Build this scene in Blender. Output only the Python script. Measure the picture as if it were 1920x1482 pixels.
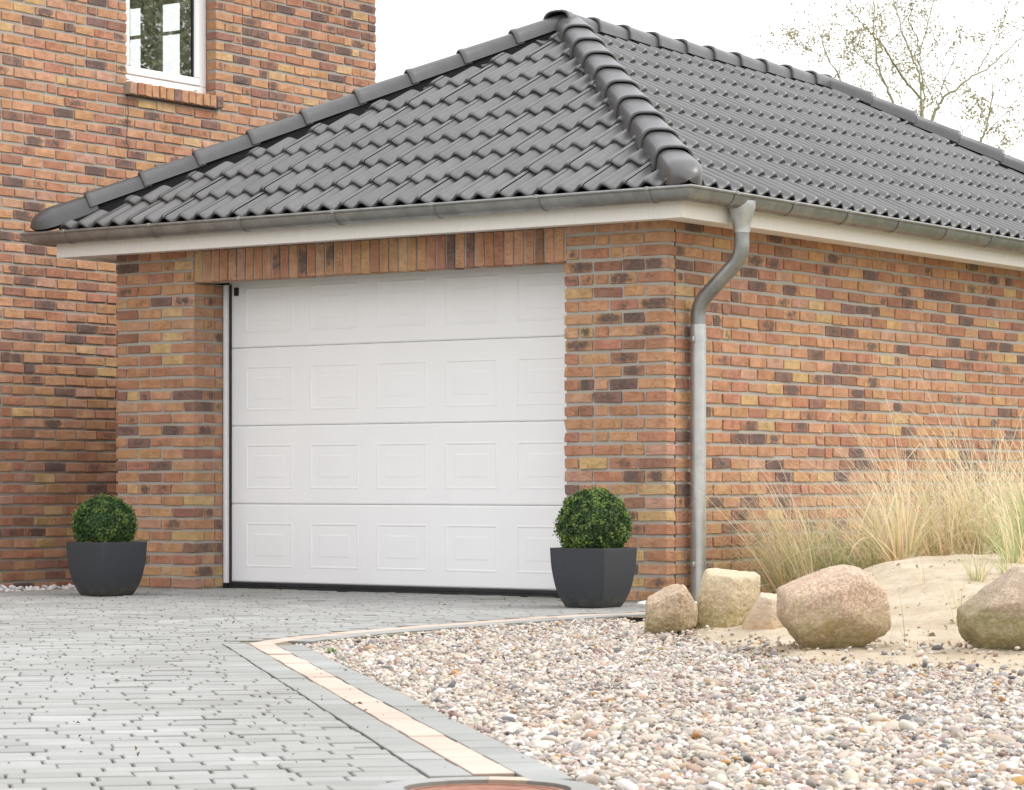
import bpy, bmesh, math, random
import numpy as np
from mathutils import Vector, Matrix, noise as mnoise

for o in list(bpy.data.objects):
    bpy.data.objects.remove(o)
SC = bpy.context.scene
COL = SC.collection
random.seed(7)
RNG = np.random.default_rng(11)

# ------------------------------------------------------------------ camera, sky, sun, exposure
FPX, CXP, HYP = 5239.0, 960.0, 909.0          # focal length and horizon in photo pixels
CA, SA = 0.8146, 0.5800                        # cosine / sine of the camera's yaw
CAM = Vector((8.825, -13.97, 0.70))
cd = bpy.data.cameras.new('camera')
cam = bpy.data.objects.new('camera', cd)
COL.objects.link(cam)
cam.location = CAM
cam.rotation_euler = (math.radians(90), 0, math.atan2(SA, CA))
cd.sensor_width = 36.0
cd.lens = FPX / 1920 * 36
cd.shift_y = (HYP - 741) / 1920
cd.clip_start, cd.clip_end = 0.1, 3000
cd.dof.use_dof = True
cd.dof.focus_distance = 15.5
cd.dof.aperture_fstop = 20
SC.camera = cam

SUN_EL, SUN_AZ = math.radians(48), math.radians(58)   # azimuth clockwise from +Y
w = bpy.data.worlds.new('World'); SC.world = w
w.use_nodes = True
nt = w.node_tree; nt.nodes.clear()
wo = nt.nodes.new('ShaderNodeOutputWorld'); bg = nt.nodes.new('ShaderNodeBackground')
sky = nt.nodes.new('ShaderNodeTexSky'); sky.sky_type = 'NISHITA'
sky.sun_disc = False; sky.sun_elevation = SUN_EL; sky.sun_rotation = SUN_AZ
sky.air_density = 1.0; sky.dust_density = 5.0
mx = nt.nodes.new('ShaderNodeMix'); mx.data_type = 'RGBA'
mx.inputs[0].default_value = 0.86
mx.inputs[7].default_value = (9.6, 9.6, 9.7, 1)      # the white cloud deck
nt.links.new(sky.outputs[0], mx.inputs[6]); nt.links.new(mx.outputs[2], bg.inputs[0])
bg.inputs[1].default_value = 0.13
nt.links.new(bg.outputs[0], wo.inputs[0])

sd = bpy.data.lights.new('sun', 'SUN'); sun = bpy.data.objects.new('sun', sd); COL.objects.link(sun)
sd.energy = 1.05; sd.angle = math.radians(28); sd.color = (1.0, 0.965, 0.91)
sdir = Vector((math.cos(SUN_EL)*math.sin(SUN_AZ), math.cos(SUN_EL)*math.cos(SUN_AZ), math.sin(SUN_EL)))
sun.rotation_euler = sdir.to_track_quat('Z', 'Y').to_euler()
SC.view_settings.view_transform = 'Standard'; SC.view_settings.look = 'None'
SC.view_settings.exposure = 0.68; SC.view_settings.gamma = 1.0
SC.view_settings.use_curve_mapping = False
SC.cycles.use_denoising = True
SC.cycles.denoising_input_passes = 'RGB_ALBEDO_NORMAL'
SC.cycles.denoising_prefilter = 'ACCURATE'

# ------------------------------------------------------------------ helpers
def W(lat, D, z=0.0):
    """metres right of / in front of the camera, to world"""
    return Vector((CAM.x + CA*lat - SA*D, CAM.y + SA*lat + CA*D, z))
def G(px, py, z=0.0):
    """photo pixel of a point at height z, to world"""
    D = (CAM.z - z) * FPX / (py - HYP)
    return W((px - CXP) / FPX * D, D, z)
def latD(x, y):
    dx, dy = x - CAM.x, y - CAM.y
    return CA*dx + SA*dy, -SA*dx + CA*dy
def smooth(t):
    t = max(0.0, min(1.0, t)); return t*t*(3-2*t)

def tag(o, label=None, cat=None, group=None, kind=None):
    if label: o['label'] = label
    if cat: o['category'] = cat
    if group: o['group'] = group
    if kind: o['kind'] = kind
    return o
def empty(name, loc=(0,0,0), rz=0.0):
    o = bpy.data.objects.new(name, None); COL.objects.link(o)
    o.location = loc; o.rotation_euler = (0, 0, rz); o.empty_display_size = 0.2
    return o
def link(name, me, parent=None, mat=None):
    o = bpy.data.objects.new(name, me); COL.objects.link(o)
    if mat and not me.materials: me.materials.append(mat)
    if parent: o.parent = parent
    return o
def mesh(name, V, F, mat, parent=None, smooth_=False, attrs=None, sharp=None):
    me = bpy.data.meshes.new(name)
    me.from_pydata([tuple(v) for v in V], [], [tuple(f) for f in F])
    me.update()
    if smooth_: me.polygons.foreach_set('use_smooth', [True]*len(me.polygons))
    put_attrs(me, attrs)
    if smooth_ and sharp: me.set_sharp_from_angle(angle=math.radians(sharp))
    return link(name, me, parent, mat)
def put_attrs(me, attrs):
    for k, a in (attrs or {}).items():
        a = np.asarray(a, dtype=np.float32)
        if a.shape[1] == 4:
            at = me.attributes.new(k, 'FLOAT_COLOR', 'POINT'); at.data.foreach_set('color', a.ravel())
        else:
            at = me.attributes.new(k, 'FLOAT_VECTOR', 'POINT'); at.data.foreach_set('vector', a.ravel())
def mesh_np(name, V, F, mat, parent=None, smooth_=False, attrs=None):
    """V (n,3), F (m,k) with one k"""
    me = bpy.data.meshes.new(name)
    V = np.asarray(V, dtype=np.float32); F = np.asarray(F, dtype=np.int32)
    m, k = F.shape
    me.vertices.add(len(V)); me.vertices.foreach_set('co', V.ravel())
    me.loops.add(m*k); me.loops.foreach_set('vertex_index', F.ravel())
    me.polygons.add(m)
    me.polygons.foreach_set('loop_start', np.arange(0, m*k, k, dtype=np.int32))
    me.update(calc_edges=True); me.validate()
    me.polygons.foreach_set('use_smooth', np.full(m, smooth_))
    put_attrs(me, attrs)
    return link(name, me, parent, mat)

class MB:
    def __init__(s): s.V = []; s.F = []
    def add(s, V, F):
        n = len(s.V); s.V += [Vector(v) for v in V]; s.F += [tuple(i+n for i in f) for f in F]; return s
    def box(s, a, b, bev=0.0):
        a, b = Vector(a), Vector(b)
        lo = Vector((min(a.x,b.x),min(a.y,b.y),min(a.z,b.z))); hi = Vector((max(a.x,b.x),max(a.y,b.y),max(a.z,b.z)))
        c, h = (lo+hi)/2, (hi-lo)/2
        if bev <= 0:
            s.add([(c.x+sx*h.x, c.y+sy*h.y, c.z+sz*h.z) for sx in (-1,1) for sy in (-1,1) for sz in (-1,1)],
                  [(0,1,3,2),(4,6,7,5),(0,4,5,1),(2,3,7,6),(0,2,6,4),(1,5,7,3)])
        else:
            V, _ = chamfer(np.array([tuple(c)]), np.array([tuple(h)]), bev)
            s.add([tuple(v) for v in V.reshape(-1,3)], CH_F)
        return s
    def tube(s, pts, rad, n=12, caps=True):
        pts = [Vector(p) for p in pts]
        if not isinstance(rad, (list, tuple)): rad = [rad]*len(pts)
        base = len(s.V); up = None
        for i, p in enumerate(pts):
            t = (pts[min(i+1, len(pts)-1)] - pts[max(i-1, 0)]).normalized()
            if up is None:
                up = t.orthogonal().normalized()
            up = (up - t*up.dot(t)).normalized(); r2 = t.cross(up)
            for k in range(n):
                a = 2*math.pi*k/n
                s.V.append(p + (up*math.cos(a) + r2*math.sin(a))*rad[i])
        for i in range(len(pts)-1):
            for k in range(n):
                a = base+i*n+k; b = base+i*n+(k+1) % n
                s.F.append((a, b, b+n, a+n))
        if caps:
            s.F.append(tuple(base+k for k in range(n-1, -1, -1)))
            s.F.append(tuple(base+(len(pts)-1)*n+k for k in range(n)))
        return s
    def build(s, name, mat, parent=None, smooth_=False, sharp=40, attrs=None):
        return mesh(name, s.V, s.F, mat, parent, smooth_, attrs, sharp if smooth_ else None)

# chamfered box template: vertex (corner, axis)
CH_C = [(sx,sy,sz) for sx in (-1,1) for sy in (-1,1) for sz in (-1,1)]
def _ci(c, ax): return CH_C.index(c)*3+ax
CH_F = []
for ax in range(3):
    o1, o2 = (ax+1) % 3, (ax+2) % 3
    for sg in (-1, 1):
        def cc(a, b):
            l = [0,0,0]; l[ax] = sg; l[o1] = a; l[o2] = b; return tuple(l)
        q = [_ci(cc(-1,-1),ax), _ci(cc(1,-1),ax), _ci(cc(1,1),ax), _ci(cc(-1,1),ax)]
        CH_F.append(tuple(q if sg > 0 else q[::-1]))
for ax in range(3):                                   # edges running along ax
    o1, o2 = (ax+1) % 3, (ax+2) % 3
    for a in (-1,1):
        for b in (-1,1):
            def cc(k):
                l = [0,0,0]; l[ax] = k; l[o1] = a; l[o2] = b; return tuple(l)
            q = [_ci(cc(-1),o1), _ci(cc(1),o1), _ci(cc(1),o2), _ci(cc(-1),o2)]
            CH_F.append(tuple(q if a*b < 0 else q[::-1]))
for c in CH_C:
    t = [_ci(c,0), _ci(c,1), _ci(c,2)]
    CH_F.append(tuple(t if c[0]*c[1]*c[2] > 0 else t[::-1]))
CH_SIGN = np.array([c for c in CH_C for _ in range(3)], dtype=float)
CH_OWN = np.array([[1.0 if k == ax else 0.0 for k in range(3)] for _ in CH_C for ax in range(3)])
def chamfer(C, H, bev):
    """C, H (n,3) centres and half sizes -> verts (n,24,3)"""
    b = np.minimum(bev, H.min(axis=1)*0.6)[:, None, None] if np.isscalar(bev) else bev[:, None, None]
    V = C[:, None, :] + CH_SIGN[None]*(H[:, None, :] - b*(1-CH_OWN[None]))
    return V, CH_F
CH_T = []                                              # triangulated, for the numpy builder
for f in CH_F:
    for k in range(1, len(f)-1): CH_T.append((f[0], f[k], f[k+1]))
CH_T = np.array(CH_T)

# ------------------------------------------------------------------ materials
def srgb(r, g, b):
    f = lambda c: (c/255/12.92) if c <= 10 else ((c/255+0.055)/1.055)**2.4
    return (f(r), f(g), f(b), 1.0)
class Mat:
    def __init__(s, name, rough=0.7, spec=0.4, metal=0.0):
        s.m = bpy.data.materials.new(name); s.m.use_nodes = True
        s.t = s.m.node_tree; s.b = s.t.nodes['Principled BSDF']
        s.b.inputs['Roughness'].default_value = rough; s.b.inputs['Metallic'].default_value = metal
        s.b.inputs['Specular IOR Level'].default_value = spec
        s.h = None
    def n(s, typ, **kw):
        nd = s.t.nodes.new(typ)
        for k, v in kw.items(): setattr(nd, k, v)
        return nd
    def l(s, a, b): s.t.links.new(a, b)
    def coord(s, which='Object', scale=(1,1,1)):
        tc = s.n('ShaderNodeTexCoord'); mp = s.n('ShaderNodeMapping')
        mp.inputs['Scale'].default_value = scale
        s.l(tc.outputs[which], mp.inputs['Vector']); return mp.outputs[0]
    def noise(s, scale, detail=4, rough=0.55, vec=None, dist=0.0):
        nd = s.n('ShaderNodeTexNoise'); nd.inputs['Scale'].default_value = scale
        nd.inputs['Detail'].default_value = detail; nd.inputs['Roughness'].default_value = rough
        nd.inputs['Distortion'].default_value = dist
        s.l(vec if vec is not None else s.coord(), nd.inputs['Vector']); return nd.outputs['Fac']
    def ramp(s, fac, stops, interp='LINEAR'):
        r = s.n('ShaderNodeValToRGB'); r.color_ramp.interpolation = interp
        el = r.color_ramp.elements
        while len(el) < len(stops): el.new(0.5)
        for e, (p, c) in zip(el, stops):
            e.position = p; e.color = c if len(c) == 4 else (*c, 1)
        s.l(fac, r.inputs[0]); return r.outputs[0]
    def mix(s, fac, a, b, mode='MIX'):
        m = s.n('ShaderNodeMix', data_type='RGBA', blend_type=mode)
        for sock, v in ((m.inputs[0], fac), (m.inputs[6], a), (m.inputs[7], b)):
            if hasattr(v, 'is_linked'): s.l(v, sock)
            else: sock.default_value = v if not isinstance(v, tuple) else (v if len(v) == 4 else (*v, 1))
        return m.outputs[2]
    def math(s, op, a, b=0.0, clamp=False):
        m = s.n('ShaderNodeMath', operation=op, use_clamp=clamp)
        for sock, v in ((m.inputs[0], a), (m.inputs[1], b)):
            if hasattr(v, 'is_linked'): s.l(v, sock)
            else: sock.default_value = v
        return m.outputs[0]
    def attr(s, name, out='Color'):
        a = s.n('ShaderNodeAttribute'); a.attribute_name = name; return a.outputs[out]
    def color(s, c):
        if hasattr(c, 'is_linked'): s.l(c, s.b.inputs['Base Color'])
        else: s.b.inputs['Base Color'].default_value = c
        return s
    def bump(s, h, strength=0.4, dist=0.01):
        b = s.n('ShaderNodeBump'); b.inputs['Strength'].default_value = strength
        b.inputs['Distance'].default_value = dist
        s.l(h, b.inputs['Height'])
        s.l(b.outputs[0], s.b.inputs['Normal']); return s
    def rough(s, v):
        s.l(v, s.b.inputs['Roughness']); return s

def grey(v): return (v, v, v, 1)

def m_brick(name, tint):
    m = Mat(name, 0.88, 0.25)
    col = m.attr('Col'); bk = m.attr('bk', 'Vector')
    sep = m.n('ShaderNodeSeparateXYZ'); m.l(bk, sep.inputs[0])
    lu, lz, burn = sep.outputs
    co = m.coord()
    n1 = m.noise(28, 4, 0.6, co); n2 = m.noise(140, 4, 0.7, co)
    n3 = m.noise(11, 4, 0.6, co)
    # streaks of lighter and darker clay
    c1 = m.mix(m.ramp(n3, [(0.32, grey(0)), (0.70, grey(1))]), m.mix(1.0, col, (0.80,0.76,0.76,1), 'MULTIPLY'), m.mix(1.0, col, (1.10,1.18,1.26,1), 'MULTIPLY'))
    c1 = m.mix(m.ramp(n2, [(0.30, grey(0.5)), (0.52, grey(0))]), c1, m.mix(1.0, c1, (0.62,0.56,0.56,1), 'MULTIPLY'))
    c1 = m.mix(m.ramp(n2, [(0.62, grey(0)), (0.80, grey(0.5))]), c1, (0.66,0.47,0.33,1))
    # burnt core
    r = m.math('ADD', m.math('MULTIPLY', m.math('MULTIPLY', lu, lu), 0.85), m.math('MULTIPLY', m.math('MULTIPLY', lz, lz), 0.45))
    f = m.math('SUBTRACT', m.math('ADD', m.math('MULTIPLY', burn, 1.5), m.math('MULTIPLY', m.math('SUBTRACT', n1, 0.5), 2.6)), m.math('MULTIPLY', r, 1.15))
    msk = m.ramp(f, [(0.15, grey(0)), (0.95, grey(1))])
    dark = m.mix(m.ramp(n2, [(0.35, grey(0)), (0.7, grey(1))]), (0.042,0.039,0.045,1), (0.17,0.105,0.088,1))
    c2 = m.mix(m.math('MULTIPLY', msk, 0.93), c1, dark)
    c2 = m.mix(0.09, c2, (0.44,0.315,0.22,1))
    m.color(m.mix(1.0, c2, tint, 'MULTIPLY'))
    cr = m.noise(22, 6, 0.72, m.coord('Object', (1,1,2.2)), 1.4)
    h = m.math('ADD', m.math('MULTIPLY', m.ramp(cr, [(0.36, grey(0)), (0.47, grey(1))]), 0.55), m.math('MULTIPLY', n2, 0.7))
    m.bump(h, 0.75, 0.008)
    return m.m
M = {}
M['brick'] = m_brick('garage_brick', (1.06,1.09,1.08,1))
M['house_brick'] = m_brick('house_brick', (1.22,1.23,1.24,1))

def m_simple(name, base, rough=0.7, spec=0.4, metal=0.0, var=0.10, scale=8, bump=0.0, bscale=60, bdist=0.003):
    m = Mat(name, rough, spec, metal)
    n = m.noise(scale, 5, 0.6)
    lo = tuple(c*(1-var) for c in base[:3]); hi = tuple(min(1, c*(1+var)) for c in base[:3])
    m.color(m.ramp(n, [(0.3, lo), (0.7, hi)]))
    if bump: m.bump(m.noise(bscale, 5, 0.65), bump, bdist)
    return m.m
def m_mortar():
    m = Mat('mortar', 0.95, 0.15)
    m.color(m.mix(m.noise(90, 5, 0.7), (0.31,0.29,0.255,1), (0.43,0.405,0.36,1)))
    m.bump(m.noise(160, 4, 0.7), 0.5, 0.004); return m.m
M['mortar'] = m_mortar()
M['white'] = m_simple('white_paint', (0.80,0.795,0.78), 0.45, 0.4, var=0.02, scale=3)
M['pvc'] = m_simple('white_plastic_frame', (0.84,0.84,0.85), 0.3, 0.5, var=0.01)
def m_door():
    m = Mat('door_white', 0.42, 0.45)
    m.color(m.ramp(m.noise(3, 3), [(0.3, (0.82,0.82,0.82,1)), (0.7, (0.845,0.845,0.845,1))]))
    wv = m.noise(60, 5, 0.6, m.coord('Object', (0.12,1,2.6)), 0.6)
    m.bump(wv, 0.12, 0.002); return m.m
M['door'] = m_door()
M['rubber'] = m_simple('black_rubber', (0.018,0.018,0.019), 0.6, 0.4, var=0.3)
M['black_mesh'] = m_simple('black_ridge_roll', (0.012,0.012,0.013), 0.85, 0.2, var=0.3, scale=80)
def m_wood():
    m = Mat('painted_board', 0.6, 0.3)
    g = m.noise(14, 4, 0.6, m.coord('Object', (6,6,0.7)))
    m.color(m.ramp(g, [(0.3, (0.77,0.74,0.69,1)), (0.72, (0.82,0.80,0.76,1))]))
    m.bump(g, 0.15, 0.003); return m.m
M['board'] = m_wood()
def m_zinc(name, lo, hi, rough):
    m = Mat(name, rough, 0.5, 0.72)
    n = m.noise(7, 6, 0.65, None, 0.6)
    m.color(m.ramp(n, [(0.3, lo), (0.7, hi)]))
    m.rough(m.ramp(m.noise(25, 4), [(0.3, grey(rough-0.08)), (0.7, grey(rough+0.12))]))
    m.bump(m.noise(3.0, 3), 0.10, 0.02); return m.m
M['zinc'] = m_zinc('weathered_zinc', (0.21,0.215,0.21,1), (0.33,0.335,0.325,1), 0.42)
M['zinc_new'] = m_zinc('bright_zinc', (0.40,0.41,0.41,1), (0.52,0.53,0.53,1), 0.36)
def m_tile():
    m = Mat('concrete_roof_tile', 0.38, 0.9)
    col = m.attr('Col')
    n = m.noise(9, 5, 0.65); n2 = m.noise(120, 3, 0.7)
    c = m.mix(m.ramp(n, [(0.30, grey(0)), (0.72, grey(1))]), m.mix(1.0, col, (0.80,0.79,0.78,1), 'MULTIPLY'), m.mix(1.0, col, (1.18,1.17,1.17,1), 'MULTIPLY'))
    moss = m.ramp(m.noise(13, 6, 0.7, None, 0.8), [(0.60, grey(0)), (0.74, grey(0.45))])
    c = m.mix(moss, c, (0.085,0.082,0.052,1))
    m.color(c); m.rough(m.ramp(n, [(0.3, grey(0.31)), (0.7, grey(0.44))]))
    m.bump(n2, 0.12, 0.002); return m.m
M['tile'] = m_tile()
def m_paver(name='concrete_paver'):
    m = Mat(name, 0.85, 0.25)
    col = m.attr('Col')
    n = m.noise(3.2, 5, 0.6); n2 = m.noise(220, 3, 0.7)
    st = m.noise(0.9, 6, 0.62, None, 0.5)
    col = m.mix(m.ramp(st, [(0.40, grey(0.0)), (0.68, grey(1))]), col, m.mix(1.0, col, (0.82,0.81,0.78,1), 'MULTIPLY'))
    c = m.mix(n, m.mix(1.0, col, (0.86,0.86,0.86,1), 'MULTIPLY'), m.mix(1.0, col, (1.1,1.1,1.1,1), 'MULTIPLY'))
    c = m.mix(m.ramp(n2, [(0.3, grey(0.35)), (0.5, grey(0))]), c, m.mix(1.0, c, (0.62,0.62,0.62,1), 'MULTIPLY'))
    m.color(c); m.bump(n2, 0.3, 0.002); return m.m
M['paver'] = m_paver()
def m_joint():
    m = Mat('joint_sand', 0.95, 0.1)
    n = m.noise(2.6, 4, 0.6)
    m.color(m.mix(m.ramp(n, [(0.45, grey(0)), (0.68, grey(1))]), (0.22,0.19,0.145,1), (0.20,0.195,0.105,1)))
    m.bump(m.noise(200, 3), 0.5, 0.004); return m.m
M['joint'] = m_joint()
def m_ground():
    m = Mat('ground_soil', 0.95, 0.1)
    m.color(m.ramp(m.noise(0.35, 6, 0.6), [(0.35, (0.10,0.13,0.05,1)), (0.65, (0.25,0.21,0.13,1))]))
    m.bump(m.noise(20, 4), 0.4, 0.03); return m.m
M['ground'] = m_ground()
def m_sand():
    m = Mat('dune_sand', 0.95, 0.1)
    n = m.noise(4, 6, 0.65); n2 = m.noise(380, 3, 0.7)
    c = m.ramp(n, [(0.30, (0.52,0.425,0.305,1)), (0.62, (0.69,0.60,0.47,1))])
    st = m.ramp(m.noise(26, 6, 0.75, None, 0.7), [(0.54, grey(0)), (0.70, grey(0.55))])
    c = m.mix(st, c, (0.42,0.30,0.18,1))
    c = m.mix(m.ramp(n2, [(0.28, grey(0.4)), (0.5, grey(0))]), c, (0.30,0.2,0.12,1))
    m.color(c)
    m.bump(m.math('ADD', m.math('MULTIPLY', m.noise(18, 6, 0.7, None, 0.5), 1.0), m.math('MULTIPLY', n2, 0.25)), 0.8, 0.03); return m.m
M['sand'] = m_sand()
def m_vcol(name, rough=0.7, spec=0.3, nscale=60, var=0.25, bump=0.2, trans=0.0):
    m = Mat(name, rough, spec)
    col = m.attr('Col'); n = m.noise(nscale, 4, 0.65)
    m.color(m.mix(n, m.mix(1.0, col, grey(1-var), 'MULTIPLY'), m.mix(1.0, col, grey(1+var), 'MULTIPLY')))
    if bump: m.bump(n, bump, 0.003)
    if trans:
        tr = m.n('ShaderNodeBsdfTranslucent'); m.l(col, tr.inputs[0])
        ms = m.n('ShaderNodeMixShader'); ms.inputs[0].default_value = trans
        m.l(m.b.outputs[0], ms.inputs[1]); m.l(tr.outputs[0], ms.inputs[2])
        m.l(ms.outputs[0], m.t.nodes['Material Output'].inputs[0])
    return m.m
M['pebble'] = m_vcol('pebble', 0.55, 0.35, 130, 0.22, 0.15)
M['leaf'] = m_vcol('box_leaf', 0.38, 0.5, 30, 0.12, 0, 0.18)
M['straw'] = m_vcol('marram_blade', 0.5, 0.4, 20, 0.10, 0, 0.5)
M['birch_leaf'] = m_vcol('birch_leaf', 0.6, 0.3, 10, 0.1, 0, 0.35)
M['debris'] = m_vcol('leaf_debris', 0.8, 0.2, 40, 0.2, 0)
def m_bark():
    m = Mat('birch_bark', 0.85, 0.2)
    m.color(m.ramp(m.noise(14, 5), [(0.3, (0.20,0.20,0.12,1)), (0.7, (0.40,0.39,0.27,1))])); return m.m
M['bark'] = m_bark()
def m_pot():
    m = Mat('anthracite_planter', 0.72, 0.3)
    n = m.noise(350, 2, 0.6)
    c = m.ramp(n, [(0.35, (0.030,0.033,0.038,1)), (0.72, (0.055,0.059,0.066,1))])
    tc = m.n('ShaderNodeTexCoord'); sp = m.n('ShaderNodeSeparateXYZ'); m.l(tc.outputs['Object'], sp.inputs[0])
    dirt = m.math('MULTIPLY', m.ramp(sp.outputs[2], [(0.0, grey(1)), (0.10, grey(0))]), m.ramp(m.noise(25, 5, 0.7), [(0.4, grey(0)), (0.7, grey(0.75))]))
    m.color(m.mix(dirt, c, (0.13,0.115,0.07,1))); m.bump(n, 0.12, 0.001); return m.m
M['pot'] = m_pot()
M['soil'] = m_simple('potting_soil', (0.05,0.035,0.022), 0.95, 0.1, var=0.5, scale=50, bump=0.6, bscale=80, bdist=0.01)
def m_rock(name, a, b, algae, zlo, zhi, sc=1.0):
    m = Mat(name, 0.85, 0.25)
    n1 = m.noise(75*sc, 4, 0.8); n2 = m.noise(9, 5, 0.65); n3 = m.noise(40, 5, 0.7)
    c = m.mix(m.ramp(n1, [(0.42, grey(0)), (0.56, grey(1))]), a, b)
    c = m.mix(m.ramp(n1, [(0.58, grey(0)), (0.68, grey(0.8))]), c, (0.80,0.70,0.58,1))
    c = m.mix(m.ramp(n1, [(0.30, grey(0.75)), (0.42, grey(0))]), c, (0.20,0.13,0.09,1))
    c = m.mix(m.ramp(n2, [(0.40, grey(0.0)), (0.7, grey(0.5))]), c, m.mix(1.0, c, (0.72,0.62,0.52,1), 'MULTIPLY'))
    tc = m.n('ShaderNodeTexCoord'); sp = m.n('ShaderNodeSeparateXYZ'); m.l(tc.outputs['Object'], sp.inputs[0])
    mr = m.n('ShaderNodeMapRange'); mr.inputs[1].default_value = zlo; mr.inputs[2].default_value = zhi
    mr.inputs[3].default_value = 1; mr.inputs[4].default_value = 0
    m.l(m.math('ADD', sp.outputs[2], m.math('MULTIPLY', m.math('SUBTRACT', n2, 0.5), 0.42)), mr.inputs[0])
    fac = m.math('MULTIPLY', mr.outputs[0], m.ramp(n3, [(0.33, grey(0.35)), (0.58, grey(0.95))]))
    m.color(m.mix(fac, c, algae))
    m.bump(m.math('ADD', n3, m.math('MULTIPLY', n1, 0.6)), 0.9, 0.018); return m.m
def m_iron():
    m = Mat('rusty_iron', 0.8, 0.3)
    n = m.noise(30, 6, 0.7)
    m.color(m.ramp(n, [(0.3, (0.22,0.10,0.065,1)), (0.7, (0.36,0.19,0.135,1))])); m.bump(n, 0.4, 0.004); return m.m
M['iron'] = m_iron()
def m_glass():
    m = Mat('window_glass', 0.02, 0.5)
    tr = m.n('ShaderNodeBsdfTransparent'); tr.inputs[0].default_value = (0.90,0.95,0.93,1)
    gl = m.n('ShaderNodeBsdfGlossy'); gl.inputs['Roughness'].default_value = 0.01
    fr = m.n('ShaderNodeFresnel'); fr.inputs[0].default_value = 1.6
    ms = m.n('ShaderNodeMixShader'); m.l(m.math('ADD', m.math('MULTIPLY', fr.outputs[0], 1.5), 0.36, True), ms.inputs[0])
    m.l(tr.outputs[0], ms.inputs[1]); m.l(gl.outputs[0], ms.inputs[2])
    m.l(ms.outputs[0], m.t.nodes['Material Output'].inputs[0]); return m.m
M['glass'] = m_glass()
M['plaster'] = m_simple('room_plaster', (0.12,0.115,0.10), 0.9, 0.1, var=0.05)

# ------------------------------------------------------------------ brickwork
CRS, JT = 2.05/26, 0.0190            # course height, bed joint
PAL = [  # weight, colour, spread, burn probability
    (0.44, srgb(186,138,103), 0.09, 0.12), (0.24, srgb(174,121,94), 0.09, 0.18),
    (0.06, srgb(194,158,112), 0.06, 0.05), (0.10, srgb(184,140,115), 0.07, 0.06),
    (0.09, srgb(148,104,86), 0.10, 0.40), (0.07, srgb(128,96,86), 0.12, 1.0)]
def brick_col():
    r = random.random(); acc = 0
    for wgt, c, sp, bp in PAL:
        acc += wgt
        if r <= acc: break
    k = 1 + random.uniform(-sp, sp)
    burn = random.uniform(0.30, 0.95) if random.random() < bp else random.uniform(-0.6, 0.12)
    return (c[0]*k, c[1]*k*(1+random.uniform(-.05,.05)), c[2]*k*(1+random.uniform(-.1,.1)), 1.0), burn

class Bricks:
    def __init__(s): s.C=[]; s.H=[]; s.A=[]; s.col=[]; s.burn=[]; s.T=[]
    def add(s, c, h, long_ax, cb=None):
        s.C.append(c); s.H.append(h); s.A.append(long_ax)
        col, b = cb or brick_col(); s.col.append(col); s.burn.append(b)
    def build(s, name, mat, parent):
        C = np.array(s.C); H = np.array(s.H); n = len(C)
        V, _ = chamfer(C, H, 0.0035)
        # hand-formed: every brick's corners wander a little, together per corner
        jit = np.clip(RNG.normal(0, 0.0020, (n, 8, 3)), -0.0036, 0.0036); jit = np.repeat(jit, 3, axis=1)
        V = V + jit + RNG.normal(0, 0.0007, (n, 24, 3))
        F = (CH_T[None] + (np.arange(n)*24)[:, None, None]).reshape(-1, 3)
        col = np.repeat(np.array(s.col), 24, axis=0)
        L = (V - C[:, None, :]) / H[:, None, :]
        ax = np.array(s.A)
        lu = np.take_along_axis(L, np.broadcast_to(ax[:, None, None], (n, 24, 1)), axis=2)[..., 0]
        lz = np.where((ax == 2)[:, None], 0.5*(L[..., 0]+L[..., 1])*0, L[..., 2])
        off = RNG.uniform(-0.25, 0.25, (n, 1))
        bk = np.stack([lu+off, lz, np.repeat(np.array(s.burn)[:, None], 24, axis=1)], axis=2).reshape(-1, 3)
        return mesh_np(name, V.reshape(-1, 3), F, mat, parent, False, {'Col': col, 'bk': bk})

def seq(a, b, prev, js):
    """split [a,b] into bricks with head joints, keeping joints off those in prev"""
    out = []; u = a
    while b - u > 0.001:
        for _ in range(7):
            L = 0.200 if random.random() < 0.63 else 0.094
            L *= random.uniform(0.985, 1.015)
            e = u + L
            if all(abs(e - p) > 0.035 for p in prev): break
        if b - e < 0.055: e = b
        out.append((u, min(e, b))); js.append(e); u = e + random.uniform(0.0115, 0.0155)
    return out
def brick_face(B, axis, pos, outward, u0, u1, z0, z1, opens=(), starts=None, ends=None, depth=0.10, skipz=None):
    """bricks of one wall face. axis: the axis u runs along; pos: plane coordinate; outward +-1"""
    n = int(round((z1 - z0)/CRS)); prev = []
    oa = 1 - axis
    for i in range(n):
        zb = z0 + i*CRS + JT/2; zt = z0 + (i+1)*CRS - JT/2; zc = (zb+zt)/2
        a = u0 + (starts[i % 2] if starts else 0); b = u1 - (ends[i % 2] if ends else 0)
        iv = [(a, b)]
        for (ou0, ou1, oz0, oz1) in opens:
            if oz0 < zc < oz1:
                nv = []
                for (p, q) in iv:
                    if ou1 <= p or ou0 >= q: nv.append((p, q)); continue
                    if ou0 > p: nv.append((p, ou0))
                    if ou1 < q: nv.append((ou1, q))
                iv = nv
        js = []
        for (p, q) in iv:
            for (s_, e_) in seq(p, q, prev, js):
                pr = max(-0.003, min(0.003, random.gauss(0, 0.0016)))
                c = [0,0,0]; h = [0,0,0]
                c[axis] = (s_+e_)/2; h[axis] = (e_-s_)/2
                c[oa] = pos - outward*(depth/2) + pr; h[oa] = depth/2
                hz = (zt-zb)/2 + random.uniform(-0.0022, 0.0018)
                c[2] = zc + random.gauss(0, 0.001); h[2] = hz
                B.add(c, h, axis)
        prev = js
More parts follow.
